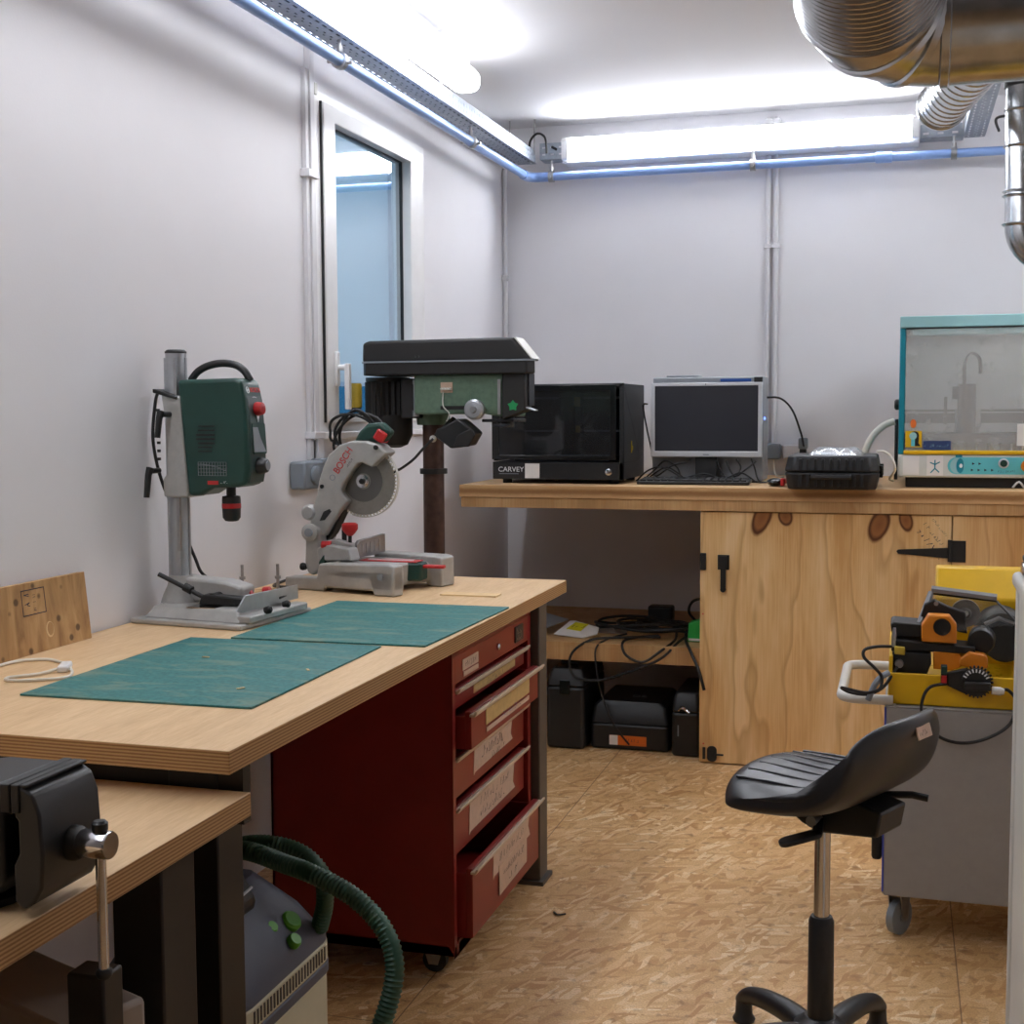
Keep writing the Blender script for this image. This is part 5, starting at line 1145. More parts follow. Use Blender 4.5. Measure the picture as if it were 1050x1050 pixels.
# loose cables on the counter
rnd = random.Random(11)
for k, (pts, lab) in enumerate((
    ([(-1.06, 5.62, 1.43), (-1.085, 5.66, 1.42), (-1.08, 5.72, 1.32), (-1.05, 5.70, 1.20), (-1.02, 5.60, 1.12), (-.93, 5.52, 1.108), (-.86, 5.48, 1.115)], 'black cable dropping between the milling machine and the monitor'),
    ([(-1.04, 5.50, 1.106), (-.98, 5.46, 1.13), (-.92, 5.44, 1.17), (-.87, 5.45, 1.185), (-.85, 5.49, 1.195)], 'black cable rising under the left half of the monitor'),
    ([(-1.05, 5.56, 1.107), (-.96, 5.50, 1.16), (-.90, 5.46, 1.14), (-.85, 5.44, 1.107), (-.78, 5.42, 1.12), (-.70, 5.44, 1.107)], 'black cable looping in front of the monitor stand'),
    ([(-.74, 5.49, 1.195), (-.72, 5.47, 1.15), (-.68, 5.44, 1.11), (-.62, 5.43, 1.107), (-.54, 5.42, 1.106)], 'black cable leaving the monitor toward the mouse'),
    ([(-.66, 5.50, 1.198), (-.64, 5.49, 1.16), (-.67, 5.46, 1.12), (-.73, 5.45, 1.107), (-.80, 5.40, 1.106)], 'black cable curling right of the monitor stand'),
    ([(-.60, 5.52, 1.198), (-.585, 5.51, 1.16), (-.56, 5.47, 1.107), (-.50, 5.45, 1.106)], 'black cable hanging at the right end of the monitor'),
    ([(-1.08, 5.48, 1.106), (-1.0, 5.41, 1.108), (-.9, 5.395, 1.125), (-.8, 5.40, 1.107), (-.66, 5.40, 1.12), (-.55, 5.41, 1.106)], 'black cable lying behind the keyboard'),
    ([(-1.06, 5.54, 1.106), (-1.0, 5.47, 1.15), (-.95, 5.44, 1.19), (-.90, 5.46, 1.16), (-.88, 5.42, 1.107)], 'black cable hooped at the left end under the monitor'),
    ([(-1.07, 5.44, 1.107), (-1.02, 5.43, 1.15), (-.96, 5.42, 1.165), (-.89, 5.42, 1.13), (-.86, 5.40, 1.107)], 'black cable bowed high at the left behind the keyboard'),
    ([(-.70, 5.48, 1.19), (-.66, 5.44, 1.13), (-.61, 5.43, 1.16), (-.575, 5.46, 1.19)], 'black cable sagging between the stand and the monitor right end'),
    ([(-.86, 5.41, 1.12), (-.78, 5.395, 1.14), (-.70, 5.395, 1.12), (-.63, 5.40, 1.145), (-.57, 5.42, 1.107)], 'black wavy cable crossing the monitor stand'))):
    tag(cable('computer_cable', pts, .0035, 'cable'), lab, 'cable', 'computer cables')
tag(cable('monitor_cable', [(-.556, 5.70, 1.455), (-.50, 5.72, 1.45), (-.455, 5.78, 1.40), (-.425, 5.88, 1.30), (-.42, 6.0, 1.24)], .0045, 'cable'), 'black cable arching from the computer to the wall socket', 'cable')
r = thing('plug_adapter', 'grey plug adapter hanging from the arched cable by the socket', 'plug', (-.42, 6.02, 1.22))
MB().box((-.445, 6.0, 1.225), (-.405, 6.06, 1.275)).build('body', 'greyplastic', r, .006); MB().box((-.44, 6.01, 1.16), (-.41, 6.05, 1.226)).build('lower_plug', 'black', r, .004)
tag(cable('socket_lead', [(-.565, 6.13, 1.175), (-.56, 6.11, 1.13), (-.54, 6.02, 1.104), (-.50, 5.90, 1.104)], .004, 'whitecable'), 'white lead dropping from the grey socket to the counter', 'cable')
r = thing('computer_mouse', 'black mouse beside the black carry case', 'mouse', (-.47, 5.25, CT))
MB().ball((-.475, 5.25, CT + .0165), .035, (1, 1.4, .46)).build('shell', 'blackgloss', r); MB().box((-.452, 5.20, CT + .004), (-.436, 5.24, CT + .034)).build('red_tag', 'red', r, .004)
r = thing('red_pliers', 'red gripped tool with a white part between mouse and black case', 'hand tool', (-.43, 5.3, CT))
MB().tube(smoothpath([(-.452, 5.34, 1.11), (-.43, 5.30, 1.125), (-.415, 5.26, 1.112)], 5), .009, 8).build('red_grip', 'red', r); MB().tube([(-.46, 5.38, 1.11), (-.42, 5.40, 1.15)], .006, 8).build('white_part', 'white', r)
# black case with clear bag
r = thing('carry_case', 'black ribbed carry case lying on the counter left of the teal machine', 'carry case', (-.25, 5.2, CT))
x0, x1, y0, y1 = -.425, -.075, 5.02, 5.42
oc = [(x0 + .03, y0), (x1 - .03, y0), (x1, y0 + .035), (x1, y1 - .03), (x1 - .03, y1), (x0 + .03, y1), (x0, y1 - .03), (x0, y0 + .035)]
def shell(z0, z1, t0, t1, name, par):
    n = len(oc); cx, cy = (x0 + x1) / 2, (y0 + y1) / 2; q = MB()
    q.add([(cx + (p[0] - cx) * t0, cy + (p[1] - cy) * t0, z0) for p in oc] + [(cx + (p[0] - cx) * t1, cy + (p[1] - cy) * t1, z1) for p in oc], [list(range(n))[::-1], [n + i for i in range(n)]] + [(i, (i + 1) % n, n + (i + 1) % n, n + i) for i in range(n)])
    return q.build(name, 'black', par, .008, 3)
shell(CT + .001, CT + .066, .93, 1.0, 'case_base', r); shell(CT + .068, CT + .128, 1.0, .93, 'case_lid', r)
q = MB()
for k in range(9): q.box((x0 + .055 + k * .028, y0 - .003, CT + .012), (x0 + .067 + k * .028, y0 + .02, CT + .06)); q.box((x0 + .055 + k * .028, y0 + .0, CT + .075), (x0 + .067 + k * .028, y0 + .03, CT + .117))
q.build('rib', 'black', r, .002)
MB().tube([(-.32, y0 + .004, CT + .05), (-.32, y0 - .022, CT + .05), (-.18, y0 - .022, CT + .05), (-.18, y0 + .004, CT + .05)], .009, 10).build('handle', 'black', r)
for y in (5.12, 5.3): MB().box((x1 - .004, y - .02, CT + .045), (x1 + .010, y + .02, CT + .09)).build('latch', 'blackgloss', r, .003)
r = thing('plastic_bag', 'clear plastic bag lying on top of the black carry case', 'bag', (-.25, 5.22, CT + .129))
q = MB(); n = 14; vs = []; rnd = random.Random(5)
for i in range(n + 1):
    for j in range(n + 1):
        u, v = i / n, j / n; e = min(u, v, 1 - u, 1 - v)
        vs.append((-.345 + .20 * u + .01 * rnd.random(), 5.10 + .26 * v, CT + .130 + min(e * .16, .022) * (.6 + .8 * rnd.random())))
q.add(vs, [(i * (n + 1) + j, (i + 1) * (n + 1) + j, (i + 1) * (n + 1) + j + 1, i * (n + 1) + j + 1) for i in range(n) for j in range(n)]); q.build('bag_sheet', 'bag', r, sub=1)
# teal CNC router
r = thing('cnc_router', 'teal enclosed engraving machine with a dusty window on the counter', 'engraving machine', (.4, 5.55, CT))
x0, x1, y0, y1, zb, zt = -.012, .80, 5.25, 5.88, CT + .040, 1.755
MB().box((x0 + .03, y0 + .03, CT + .0008), (x1 - .02, y1 - .02, zb)).build('plinth', 'blackdull', r, .003)
q = MB(); q.box((x0, y0, zb), (x1, y1, zb + .088)); q.build('control_base', 'cncwhite', r, .008, 3)
for xa in (x0, x1 - .022): MB().box((xa, y0 + .006, zb + .088), (xa + .022, y1, zt - .04)).build('side_frame', 'teal', r, .004)
q = MB(); q.box((x0 + .022, y1 - .015, zb + .088), (x1 - .022, y1, zt - .045)); q.box((x0 + .022, y0 + .03, zb + .0885), (x1 - .022, y1 - .016, zb + .096)); q.build('interior', 'cncgrey', r)
MB().ring(rect(x0, y0, x1, y1), rect(x0 + .05, y0 + .07, x1 - .05, y1 - .07), zt - .045, zt).build('top_cover', 'tealpale', r, .004, 2)
MB().box((x0 + .045, y0 + .065, zt - .03), (x1 - .045, y1 - .065, zt - .026)).build('roof_sheet', 'shield', r)
MB().box((x0 + .022, y0 - .001, zt - .049), (x1 - .022, y0 + .01, zt - .045)).build('lid_gap', 'black', r)
wd = MB().box((x0 + .024, y0 + .002, zb + .104), (x1 - .024, y0 + .008, zt - .049)).build('window_sheet', 'dusty', r)
MB().box((x0 + .020, y0 - .006, zb + .0885), (x1 - .02, y0 + .010, zb + .104)).build('yellow_lid_bar', 'yellow', r, .004)
# interior of the machine
q = MB(); q.box((x0 + .022, y0 + .34, 1.345), (x1 - .022, y0 + .38, 1.385)); q.box((x0 + .022, y0 + .36, 1.39), (x1 - .022, y0 + .375, 1.40)); q.build('gantry_beam', 'darkmachine', r)
MB().box((x0 + .022, y0 + .18, zb + .097), (x1 - .022, y0 + .50, zb + .165)).build('t_slot_table', 'darkmachine', r)
q = MB()
for k in range(14): q.box((x0 + .08 + k * .042, y0 + .06, zb + .0965), (x0 + .095 + k * .042, y0 + .17, zb + .128))
q.build('table_clamps', 'darkmachine', r)
q = MB(); q.box((.205, y0 + .28, 1.27), (.30, y0 + .34, 1.40)); sp = q.build('spindle_carriage', 'cncgrey', r, .003)
MB().cyl((.245, y0 + .25, 1.25), (.245, y0 + .25, 1.50), .035).build('spindle', 'black', sp); MB().box((.19, y0 + .22, 1.44), (.215, y0 + .26, 1.49)).build('spindle_clamp', 'black', sp)
cable('spindle_hose', [(.235, y0 + .25, 1.50), (.235, y0 + .25, 1.58), (.26, y0 + .26, 1.62), (.29, y0 + .27, 1.60), (.295, y0 + .27, 1.54)], .007, 'black', sp)
MB().box((.16, y0 + .25, 1.34), (.172, y0 + .28, 1.45)).build('limit_switch', 'black', sp)
mf = fr((0, y0 - .0005, 0), (1, 0, 0), (0, 0, 1))
def dec(name, mt, poly, par=r, e=.0008, off=0): q = MB(mf); q.prism(poly, off, off + e); return q.build(name, mt, par, smooth=False)
dec('control_panel', 'tealpanel', rrect(.170, zb + .014, .70, zb + .078, .030))
dec('white_sticker', 'paper', rect(.006, zb + .010, .066, zb + .082)); dec('white_sticker', 'paper', rect(.094, zb + .008, .154, zb + .084))
def el(cx, cz, a, b_, n=20): return [(cx + a * math.cos(2 * PI * k / n), cz + b_ * math.sin(2 * PI * k / n)) for k in range(n)]
q = MB(mf)
for (ax, az, bx_, bz) in ((.124, .068, .124, .034), (.106, .058, .124, .050), (.124, .050, .142, .060), (.124, .035, .108, .018), (.124, .035, .140, .020)):
    L = math.hypot(bx_ - ax, bz - az); nx, nz = -(bz - az) / L * .0022, (bx_ - ax) / L * .0022
    q.add([(ax + nx, zb + az + nz, .002), (ax - nx, zb + az - nz, .002), (bx_ - nx, zb + bz - nz, .002), (bx_ + nx, zb + bz + nz, .002)], [(0, 1, 2, 3)])
q.build('sticker_figure', 'teal', r, smooth=False)
dec('panel_dial', 'tealpale', el(.205, zb + .046, .026, .030), off=.001); dec('panel_dial_mark', 'teal', el(.215, zb + .046, .014, .028), off=.002)
dec('panel_dial_dot', 'whiteprint', el(.218, zb + .046, .006, .008), off=.003); dec('panel_key', 'teal', rect(.198, zb + .078, .222, zb + .087), off=.001)
q = MB(mf)
for (kx, kz) in ((.262, .054), (.285, .054), (.258, .030), (.282, .030), (.306, .030), (.330, .030)): q.prism([(kx - .004, zb + kz - .005), (kx + .006, zb + kz), (kx - .004, zb + kz + .005)], .001, .002)
q.build('panel_arrows', 'ink', r, smooth=False)
scribble('panel_text', mf @ Matrix.Translation((.385, zb + .026, .0012)), .07, .010, 'ink', r)
MB(mf).lathe([(.019, 0), (.019, .005), (.016, .007)], (.37, zb + .056, 0), (0, 0, 1), 24).build('button_ring', 'silverplastic', r); MB(mf).lathe([(.013, 0), (.013, .010)], (.37, zb + .056, .004), (0, 0, 1), 20).build('start_button', 'bosch', r)
MB(mf).lathe([(.024, 0), (.024, .012), (.018, .02)], (.455, zb + .046, 0), (0, 0, 1), 20).build('stop_button', 'orange', r)
def onw(name, mt, poly, par=wd, off=.0): q = MB(fr((0, y0 + .0015, 0), (1, 0, 0), (0, 0, 1))); q.prism(poly, off, off + .0008); return q.build(name, mt, par, smooth=False)
onw('orange_dot', 'orangelabel', el(.042, 1.346, .011, .017)); onw('yellow_sticker', 'yellow', rect(.014, 1.256, .074, 1.318))
onw('sticker_figure', 'black', el(.048, 1.300, .016, .017), off=.001); onw('sticker_figure', 'black', [(.048, 1.292), (.064, 1.292), (.062, 1.272), (.071, 1.260), (.050, 1.260)], off=.001); onw('sticker_figure_face', 'tealpale', el(.042, 1.299, .014, .014), off=.002); onw('sticker_figure_neck', 'tealpanel', rect(.035, 1.260, .049, 1.286), off=.002)
onw('navy_label', 'navy', rect(.080, 1.246, .180, 1.280)); scribble('label_text', fr((.13, y0 - .0002, 1.263), (1, 0, 0), (0, 0, 1)), .09, .012, 'tealpale', wd)
onw('white_notice', 'paper', rect(.415, 1.262, .49, 1.345))
MB().lathe([(.022, 0), (.022, .012), (.015, .018)], (x0, 5.50, 1.42), (-1, 0, 0), 20).build('side_knob', 'black', r)
q = MB(); q.box((x0 - .016, 5.66, CT + .01), (x0 - .002, 5.84, 1.36)); q.build('side_panel', 'black', r, .003)
tag(cable('suction_hose', [(-.029, 5.60, 1.352), (-.07, 5.60, 1.335), (-.115, 5.59, 1.29), (-.145, 5.58, 1.22), (-.155, 5.57, 1.12)], .014, 'whitecable', None, 14), 'thick white hose curving from the teal machine to the counter', 'hose')
tag(cable('white_lead', [(-.03, 5.45, 1.115), (-.012 - .03, 5.36, 1.13), (-.022, 5.24, 1.17), (-.035, 5.23, 1.215), (-.062, 5.24, 1.238), (-.09, 5.26, 1.238)], .005, 'whitecable'), 'thin white lead looping up beside the carry case', 'cable')
r = thing('loose_clip', 'small clear clip lying under the teal machine edge', 'clip', (.42, 5.20, CT))
MB().tube(smoothpath([(.40, 5.19, CT + .008), (.42, 5.18, CT + .03), (.44, 5.19, CT + .008)], 4), .004, 8).build('clip', 'silverplastic', r)
# ================================================================ grey trolley with key cutting machine
r = thing('trolley', 'grey metal trolley on castors with a tubular push handle', 'trolley', (.35, 3.75, 0))
gx0, gx1, gy0, gy1, gz0, gz1 = -.030, .78, 3.50, 4.0, .122, .625
MB().box((gx0 + .004, gy0, gz0), (gx1, gy0 + .012, gz1)).build('front_panel', 'greymetal', r, .003)
MB().box((gx0, gy0 + .0125, gz0), (gx0 + .012, gy1, gz1)).build('side_panel', 'greymetal', r, .002)
MB().box((gx0 - .001, gy0 + .001, gz0 + .01), (gx0 + .0035, gy0 + .012, gz1)).build('blue_film_edge', 'bluefilm', r)
MB().box((gx0 + .012, gy1 - .012, gz0), (gx1, gy1, gz1)).build('back_panel', 'greymetal', r); MB().box((gx0 + .012, gy0 + .012, gz0), (gx1, gy1 - .012, gz0 + .02)).build('bottom_shelf', 'greymetal', r)
MB().box((gx0, gy0, gz1), (gx1, gy1, gz1 + .006)).build('top_shelf', 'greymetal', r, .002)
hp = bendpath([(gx0 + .02, gy0 + .012, .634 + .008), (-.142, gy0 + .012, .642), (-.142, 3.99, .642), (gx0 + .02, 3.99, .642)], .045, 6)
MB().tube(hp, .0135, 14).build('push_handle', 'offwhite', r); MB().cyl((-.005, gy0 - .003, .632), (-.005, gy0, .632), .005, n=10).build('rivet', 'steel', r)
for (x, y) in ((.015, 3.56), (.015, 3.95), (.73, 3.56), (.73, 3.95)): castor(x, y, .048, r, (.85, -.53, 0) if x < .1 else (1, 0, 0), 'greyplastic', .121)
MB().box((gx0 - .03, 3.60, .18), (gx0 - .002, 3.78, .255)).build('side_bumper', 'black', r, .01)
r = thing('key_cutting_machine', 'yellow key cutting machine with orange jaws on the grey trolley', 'key cutting machine', (.3, 3.7, .632))
kz = .6325
def K(px, py, Y): return at(px, py, Y=Y)
q = MB(); q.box((-.022, 3.515, kz), (.60, 3.525, kz + .082)); q.box((-.022, 3.525, kz), (-.012, 3.93, kz + .125)); q.box((-.022, 3.525, kz), (.60, 3.93, kz + .066)); q.build('base_tray', 'yellow', r, .003)
bk = [(.0, 0)]
q = MB(); q.yz([(3.93, kz + .06), (3.93, .955), (3.86, .955), (3.78, .88), (3.80, kz + .06)], .10, .60); q.build('rear_housing', 'yellow', r, .006)
# polycarbonate guard
g1 = [K(938, 652, 3.62), K(955, 607, 3.66), K(1022, 615, 3.66), K(1046, 640, 3.62)]
q = MB(); a, b_, c, d = g1
top = [b_, c, c + V((.0, .16, .02)), b_ + V((.02, .16, .02))]
q.add([a, b_, c, d], [(0, 1, 2, 3)]); gd = q.build('guard', 'shield', r, solid=.003, smooth=False)
q = MB()
for u, v in ((a, b_), (b_, c), (c, d)):
    q.tube([u + V((0, -.003, -.004)), v + V((0, -.003, -.004))], .0028, 6)
q.build('guard_edge', 'black', gd)
q = MB(); q.tube([b_ + V((0, 0, .008)), c + V((0, 0, .006))], .010, 6); q.tube([a, b_], .008, 6); q.build('guard_frame', 'pcgrey', gd)
# jaws and carriage
def ylathe(px, py, Y, rad, L, mt, name, prof=None, n=28):
    p = K(px, py, Y); return MB().lathe(prof or [(rad * .92, 0), (rad, .004), (rad, L)], p, (0, 1, 0), n).build(name, mt, r)
def yprism(pts, Y0, Y1, mt, name, bev=.003): q = MB(); q.xz([(K(a, b, Y0).x, K(a, b, Y0).z) for a, b in pts], Y0, Y1); return q.build(name, mt, r, bev)
yprism([(913, 640), (916, 638), (948, 641), (948, 654), (915, 653)], 3.585, 3.70, 'blackdull', 'left_slide_block')
yprism([(914, 660), (918, 656), (945, 659), (1000, 664), (1000, 671), (945, 668), (914, 668)], 3.56, 3.66, 'blackdull', 'slide_rail')
yprism([(915, 668), (955, 671), (955, 681), (949, 694), (928, 694), (915, 688)], 3.55, 3.63, 'black', 'carriage_block')
yprism([(945, 642), (952, 631), (974, 632), (981, 641), (981, 660), (945, 658)], 3.55, 3.60, 'orange', 'upper_jaw')
p = K(966, 643, 3.55); MB().lathe([(.0215, -.004), (.0225, 0), (.0225, .004)], p, (0, 1, 0), 28).build('jaw_bore', 'blackgloss', r)
yprism([(957, 667), (985, 671), (986, 684), (976, 688), (957, 686)], 3.56, 3.61, 'orange', 'lower_jaw')
yprism([(984, 676), (994, 669), (1010, 672), (1013, 675), (1013, 685), (1004, 686), (984, 683)], 3.54, 3.60, 'orange', 'clamp_handle')
yprism([(998, 646), (1006, 644), (1018, 655), (1018, 664), (1000, 664)], 3.62, 3.68, 'orange', 'motor_bracket')
q = MB(); p0, p1 = K(950, 629, 3.64), K(993, 648, 3.64)
yprism([(944, 632), (948, 619), (958, 615), (972, 622), (990, 628), (992, 650), (982, 648), (972, 634), (955, 630), (946, 640)], 3.63, 3.66, 'black', 'swing_arm')
p = K(960, 619, 3.628); MB().cyl(p, p + V((0, .004, 0)), .006, n=12).build('arm_pin', 'steel', r)
ylathe(990, 629, 3.68, .036, .012, 'disc', 'cutting_wheel', [(.012, -.012), (.014, -.008), (.016, 0), (.037, 0), (.038, .010), (.030, .012)])
ylathe(990, 629, 3.66, .009, .01, 'chrome', 'wheel_nut', n=6)
p = K(1028, 652, 3.66); MB().lathe([(.060, 0), (.066, .01), (.066, .12), (.060, .13)], p, (0, 1, 0), 32).build('motor_drum', 'blackdull', r)
MB().lathe([(.050, 0), (.050, .012)], K(1030, 660, 3.64), (0, 1, 0), 32).build('motor_face', 'blackgloss', r)
q = MB(); q.tube([K(1010, 640, 3.655), K(1024, 634, 3.66), K(1040, 640, 3.66)], .006, 8); q.build('motor_strap', 'steel', r)
p = K(1006, 658, 3.58); MB().lathe([(.030, 0), (.034, .006), (.034, .05), (.026, .07)], p, (.1, 1, .05), 28).build('adjust_knob', 'black', r)
p = K(1001, 700, 3.49); MB().lathe([(.036, 0), (.036, .010), (.030, .018)][::-1], p, (0, 1, 0), 32).build('timer_dial', 'black', r)
q = MB()
for k in range(26):
    a = 2 * PI * k / 26; c = p + V((.037 * math.cos(a), .012, .037 * math.sin(a))); q.add([c + V((.005 * math.cos(a + s * 1.3) if 0 else 0, 0, 0)) + V((.0035 * sx_ * -math.sin(a) + .005 * sr * math.cos(a), sy_, .0035 * sx_ * math.cos(a) + .005 * sr * math.sin(a))) for sx_, sr, sy_ in ((-1, -1, -.004), (1, -1, -.004), (.5, 1, -.004), (-.5, 1, -.004), (-1, -1, .004), (1, -1, .004), (.5, 1, .004), (-.5, 1, .004))], [(0, 1, 2, 3), (7, 6, 5, 4), (0, 4, 5, 1), (1, 5, 6, 2), (2, 6, 7, 3), (3, 7, 4, 0)])
q.build('dial_teeth', 'black', r, smooth=False)
q = MB()
for k in range(9):
    a = PI * (.15 + .7 * k / 8); c = p + V((0, -.001, 0)); q.add([c + V((rr * math.cos(a) + tt_ * -math.sin(a), 0, rr * math.sin(a) + tt_ * math.cos(a))) for rr, tt_ in ((.026, -.0018), (.035, -.0018), (.035, .0018), (.026, .0018))], [(0, 1, 2, 3)])
q.build('dial_ticks', 'whiteprint', r, smooth=False, solid=.001)
yprism([(971, 690), (990, 686), (1012, 690), (1012, 704), (990, 712), (971, 703)], 3.497, 3.514, 'blackdull', 'dial_housing')
q = MB(); a, b_ = K(989, 704, 3.478), K(1016, 709, 3.478); q.box((a.x, 3.474, b_.z), (b_.x, 3.494, a.z + .012)); q.build('dial_bar', 'black', r, .003)
q = MB(); a, b_ = K(965, 682, 3.50), K(971, 701, 3.50); q.box((a.x, 3.495, b_.z), (b_.x, 3.514, a.z)); sw = q.build('switch_box', 'blackdull', r, .002)
m_ = (a.z + b_.z) / 2; q = MB(); q.box((a.x + .001, 3.491, m_ + .002), (b_.x - .001, 3.496, a.z - .002)); q.build('green_button', 'bosch', sw); q = MB(); q.box((a.x + .001, 3.491, b_.z + .003), (b_.x - .001, 3.496, m_ - .002)); q.build('red_button', 'red', sw)
MB().lathe([(.010, 0), (.011, .02), (.007, .03)], K(1017, 708, 3.485), (1, 0, -.05), 16).build('cable_plug', 'offwhite', r)
MB().lathe([(.006, 0), (.007, .03), (.004, .05)], K(916, 663, 3.55), (.05, 0, 1), 12).build('grease_nipple', 'steel', r); ylathe(922, 681, 3.535, .011, .016, 'steel', 'cable_gland')
yprism([(917, 663), (928, 664), (928, 672), (917, 671)], 3.535, 3.55, 'capyellow', 'brass_block')
q = MB(); rnd = random.Random(9)
for k in range(70):
    p = V((.02 + .4 * rnd.random(), 3.535 + .2 * rnd.random(), kz + .067)); a = rnd.random() * 6; L = .004 + .008 * rnd.random(); q.cbox((0, 0, 0), (L, .0015, .001), Matrix.Translation(p) @ Matrix.Rotation(a, 4, 'Z'))
o = q.build('brass_swarf', 'capyellow', r); o['kind'] = 'stuff'
cable('front_cable', [K(971, 701, 3.497), K(955, 704, 3.488), K(947, 714, 3.484), (K(945, 730, 3.482)), K(952, 746, 3.482), K(968, 758, 3.482), K(990, 762, 3.482), K(1015, 756, 3.482), K(1036, 742, 3.482), K(1042, 720, 3.484), K(1034, 708, 3.487), K(1027, 708, 3.486)], .0042, 'cable', r)
cable('side_cable', [K(915, 663, 3.55), K(900, 663, 3.52), K(887, 666, 3.50), K(886, 674, 3.49), K(896, 684, 3.48), K(904, 694, 3.48), K(902, 706, 3.47), K(892, 710, 3.46), K(880, 709, 3.45), K(863, 705, 3.46), K(872, 710, 3.47), K(890, 712, 3.48), K(905, 705, 3.50), K(915, 692, 3.52), K(920, 684, 3.535)], .0042, 'cable', r)
cable('grey_cable', [K(890, 718, 3.478), K(897, 702, 3.48), K(904, 694, 3.49), K(911, 690, 3.505)], .008, 'greyplastic', r)

# ================================================================ saddle stool
SX, SY = -.145, 2.76
r = thing('work_stool', 'black moulded work stool with a low backrest and star base', 'stool', (SX, SY, 0))
fd = V((math.cos(math.radians(154)), math.sin(math.radians(154)), 0)); lf = V((-fd.y, fd.x, 0))
SM = Matrix((( fd.x, lf.x, 0, SX), (fd.y, lf.y, 0, SY), (0, 0, 1, 0), (0, 0, 0, 1)))      # local: x forward, y left, z up
q = MB()
prof_t = [(.170, .628), (.158, .650), (.12, .658), (.05, .652), (-.03, .650), (-.085, .658), (-.125, .682), (-.158, .725), (-.180, .770), (-.192, .796)]
prof_b = [(-.207, .800), (-.217, .785), (-.208, .745), (-.188, .690), (-.160, .645), (-.115, .610), (-.05, .592), (.03, .590), (.10, .597), (.15, .610)]
prof = prof_t + prof_b
vv = [-1, -.94, -.78, -.5, -.2, 0, .2, .5, .78, .94, 1]
vs = []; n = len(prof)
for v in vv:
    k = abs(v) ** 3.0
    for i, (x, z) in enumerate(prof):
        j = n - 1 - i; ox, oz = prof[j]
        mx_, mz_ = (x + ox) / 2, (z + oz) / 2
        s = 1 - .75 * abs(v) ** 8
        xx, zz = mx_ + (x - mx_) * s, mz_ + (z - mz_) * s
        zz -= .030 * abs(v) ** 2 * max(0, min(1, (xx + .10) / .25))                     # saddle sides fall
        if zz > .69: zz -= (zz - .69) * (.55 * abs(v) ** 4)                              # rounded backrest corners
        xx -= .045 * abs(v) ** 4 * (1 if xx > .1 else 0)
        xx += .055 * v * v * max(0, min(1, (zz - .66) / .1))                              # backrest wraps round
        wd_ = .205 - .02 * max(0, min(1, (xx - .02) / .15)) - .012 * max(0, (zz - .68) / .1)
        vs.append((xx, v * wd_, zz))
fs = [(a * n + i, a * n + (i + 1) % n, (a + 1) * n + (i + 1) % n, (a + 1) * n + i) for a in range(len(vv) - 1) for i in range(n)]
fs += [list(range(n))[::-1], [(len(vv) - 1) * n + i for i in range(n)]]
q = MB(SM); q.add(vs, fs); seat = q.build('seat', 'seat', r, sub=2, ang=180)
q = MB(SM)
for k in range(7):
    y = -.135 + k * .045
    q.tube([(.125, y, .654 - .03 * (y / .2) ** 2), (.05, y, .653 - .02 * (y / .2) ** 2), (-.03, y, .650 - .012 * (y / .2) ** 2), (-.075, y, .656)], .0032, 6)
q.build('seat_rib', 'seat', seat)
MB(SM @ Matrix.Translation((-.209, -.01, .762)) @ fr((0, 0, 0), (0, -1, 0), (.30, 0, 1))).box((-.030, -.013, .004), (.030, .013, .0075)).build('label', 'tape', seat, .001)
scribble('label_text', SM @ Matrix.Translation((-.209, -.01, .762)) @ fr((0, 0, 0), (0, -1, 0), (.30, 0, 1)) @ Matrix.Translation((0, 0, .0078)), .045, .011, 'ink', seat)
q = MB(SM); q.xz([(.10, .595), (.02, .545), (-.02, .532), (-.15, .548), (-.16, .60), (-.1, .612), (.05, .60)], -.055, .055); q.build('tilt_mechanism', 'black', r, .005)
MB(SM).cyl((-.02, .05, .562), (-.02, .085, .562), .012, n=14).build('pivot_bolt', 'steel', r)
p0 = SM.inverted() @ at(838, 855, Y=2.66); p1 = SM.inverted() @ at(796, 866, Y=2.64)
q = MB(SM); q.tube([(-.02, .05, .562), p0 * .6 + V((-.02, .05, .562)) * .4, p0], .011, 10); lv = q.build('lever_arm', 'black', r)
d = (V(p1) - V(p0)).normalized()
q = MB(SM @ fr(V(p0) + d * .0, d, V((0, 0, 1)).cross(d))); q.prism(rrect(-.01, -.020, .080, .020, .018, 6), -.006, .006); q.build('lever_paddle', 'black', lv, .004)
q = MB(SM); q.tube([(-.10, -.07, .60), (-.155, -.09, .606), (-.185, -.10, .602)], .008, 8); q.build('rear_lever', 'black', r)
MB().cyl((SX, SY, .30), (SX, SY, .555), .0165, n=24).build('gas_piston', 'chrome', r)
MB().lathe([(.0275, .06), (.0265, .325), (.022, .335), (.015, .335)], (SX, SY, 0), (0, 0, 1), 28).build('lower_column', 'black', r)
MB().lathe([(.055, .045), (.060, .06), (.055, .10), (.032, .118)], (SX, SY, 0), (0, 0, 1), 28).build('base_hub', 'black', r)
for k in range(5):
    a = math.radians(135 - 72 * k); e = V((math.cos(a), math.sin(a), 0)); o = V((SX, SY, 0))
    pts = [o + e * .03 + V((0, 0, .075)), o + e * .10 + V((0, 0, .084)), o + e * .18 + V((0, 0, .080)), o + e * .235 + V((0, 0, .066)), o + e * .262 + V((0, 0, .045))]
    lg = MB().tube(smoothpath(pts, 5), [.028 - .011 * i / 20 for i in range(21)], 14).build('leg', 'black', r)
    MB().lathe([(.024, 0), (.026, .006), (.020, .016), (.018, .05)], o + e * .255, (0, 0, 1), 18).build('glide', 'black', lg)

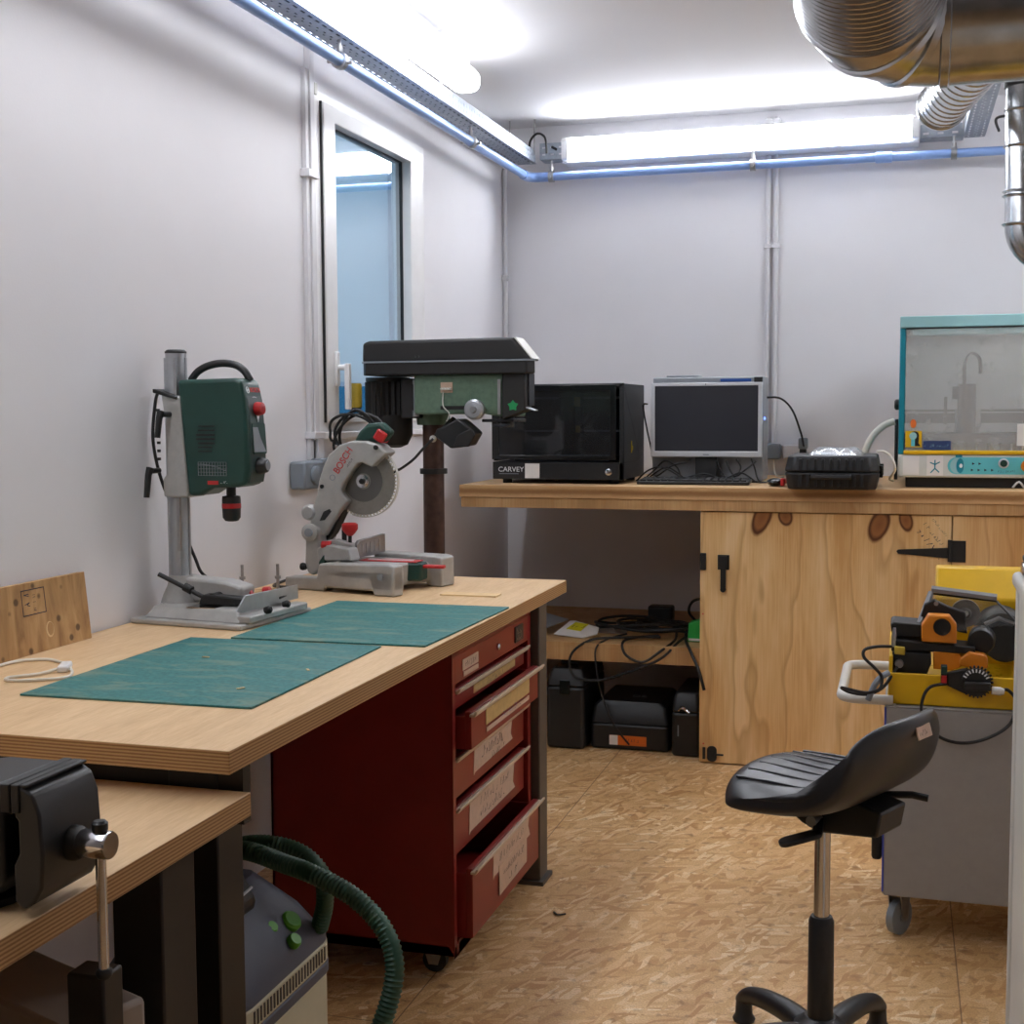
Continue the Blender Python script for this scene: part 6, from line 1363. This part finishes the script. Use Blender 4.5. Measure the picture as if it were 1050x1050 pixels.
# ================================================================ white drawer tower at the right edge
r = thing('storage_tower', 'off-white plastic drawer tower cut off by the right frame edge', 'drawer unit', (.33, 1.8, 0))
tx0, tx1, ty0, ty1 = .170, .56, 1.70, 2.10
q = MB(); q.box((tx0, ty0, .001), (tx0 + .012, ty1, 1.14)); q.box((tx1 - .012, ty0, .001), (tx1, ty1, 1.14)); q.box((tx0, ty1 - .012, .001), (tx1, ty1, 1.14)); q.box((tx0 + .012, ty0 + .01, .001), (tx1 - .012, ty1 - .012, .03)); q.build('carcass', 'offwhite', r, .006, 3)
MB().box((tx0 - .006, ty0 - .012, 1.132), (tx1 + .006, ty1 + .004, 1.155)).build('top_lid', 'offwhite', r, .008, 3)
for k in range(5):
    z = .05 + k * .214; d_ = MB().box((tx0 + .016, ty0 - .004, z), (tx1 - .016, ty1 - .03, z + .205)).build('drawer', 'offwhite', r, .006)
    MB().tube([(tx0 + .04, ty0 - .004, z + .17), (tx0 + .055, ty0 - .03, z + .16), (tx1 - .055, ty0 - .03, z + .16), (tx1 - .04, ty0 - .004, z + .17)], .008, 8).build('handle', 'white', d_)
r = thing('small_clamp', 'small chrome and black object on top of the white tower', 'clamp', (.2, 2.02, 1.1555))
MB().box((.172, 2.02, 1.1555), (.225, 2.06, 1.175)).build('body', 'chrome', r, .004); MB().box((.174, 2.016, 1.161), (.22, 2.0198, 1.168)).build('black_stripe', 'black', r); MB().box((.174, 2.024, 1.1752), (.218, 2.056, 1.186)).build('top_part', 'black', r, .003)
# small debris on the floor
tag(MB().tube(smoothpath([at(568, 935, Z=.004), at(572, 938, Z=.004), at(580, 937, Z=.004)], 4), .0025, 6).build('cable_offcut', 'cable'), 'short dark cable offcut on the floor beside the trolley', 'cable offcut')
for k, (px, py) in enumerate(((211, 674), (247, 706), (316, 687))):
    p = at(px, py, Z=.8800)
    tag(MB(Matrix.Translation(p) @ Matrix.Rotation(k * 1.1, 4, 'Z')).box((-.008, -.002, 0), (.008, .003, .0015)).build('wood_chip', 'lightwood'), ('pale wood chip on the left half of the nearest cutting mat', 'pale wood chip near the front edge of the nearest mat', 'pale wood chip toward the right edge of the nearest mat')[k], 'wood chip', 'wood chips on the mat')

# ================================================================ light and colour
W = bpy.data.worlds.new('outside_daylight'); SC.world = W; W.use_nodes = True
W.node_tree.nodes['Background'].inputs[0].default_value = (.50, .62, .72, 1); W.node_tree.nodes['Background'].inputs[1].default_value = .75
vs_ = SC.view_settings; vs_.view_transform = 'Standard'; vs_.look = 'None'; vs_.gamma = 1; vs_.use_curve_mapping = False
vs_.exposure = 1.3
SC.cycles.max_bounces = 8; SC.cycles.diffuse_bounces = 5; SC.cycles.glossy_bounces = 4; SC.cycles.transparent_max_bounces = 12
SC.cycles.caustics_reflective = False; SC.cycles.caustics_refractive = False
SC.cycles.use_denoising = True
SC.cycles.sample_clamp_indirect = 6
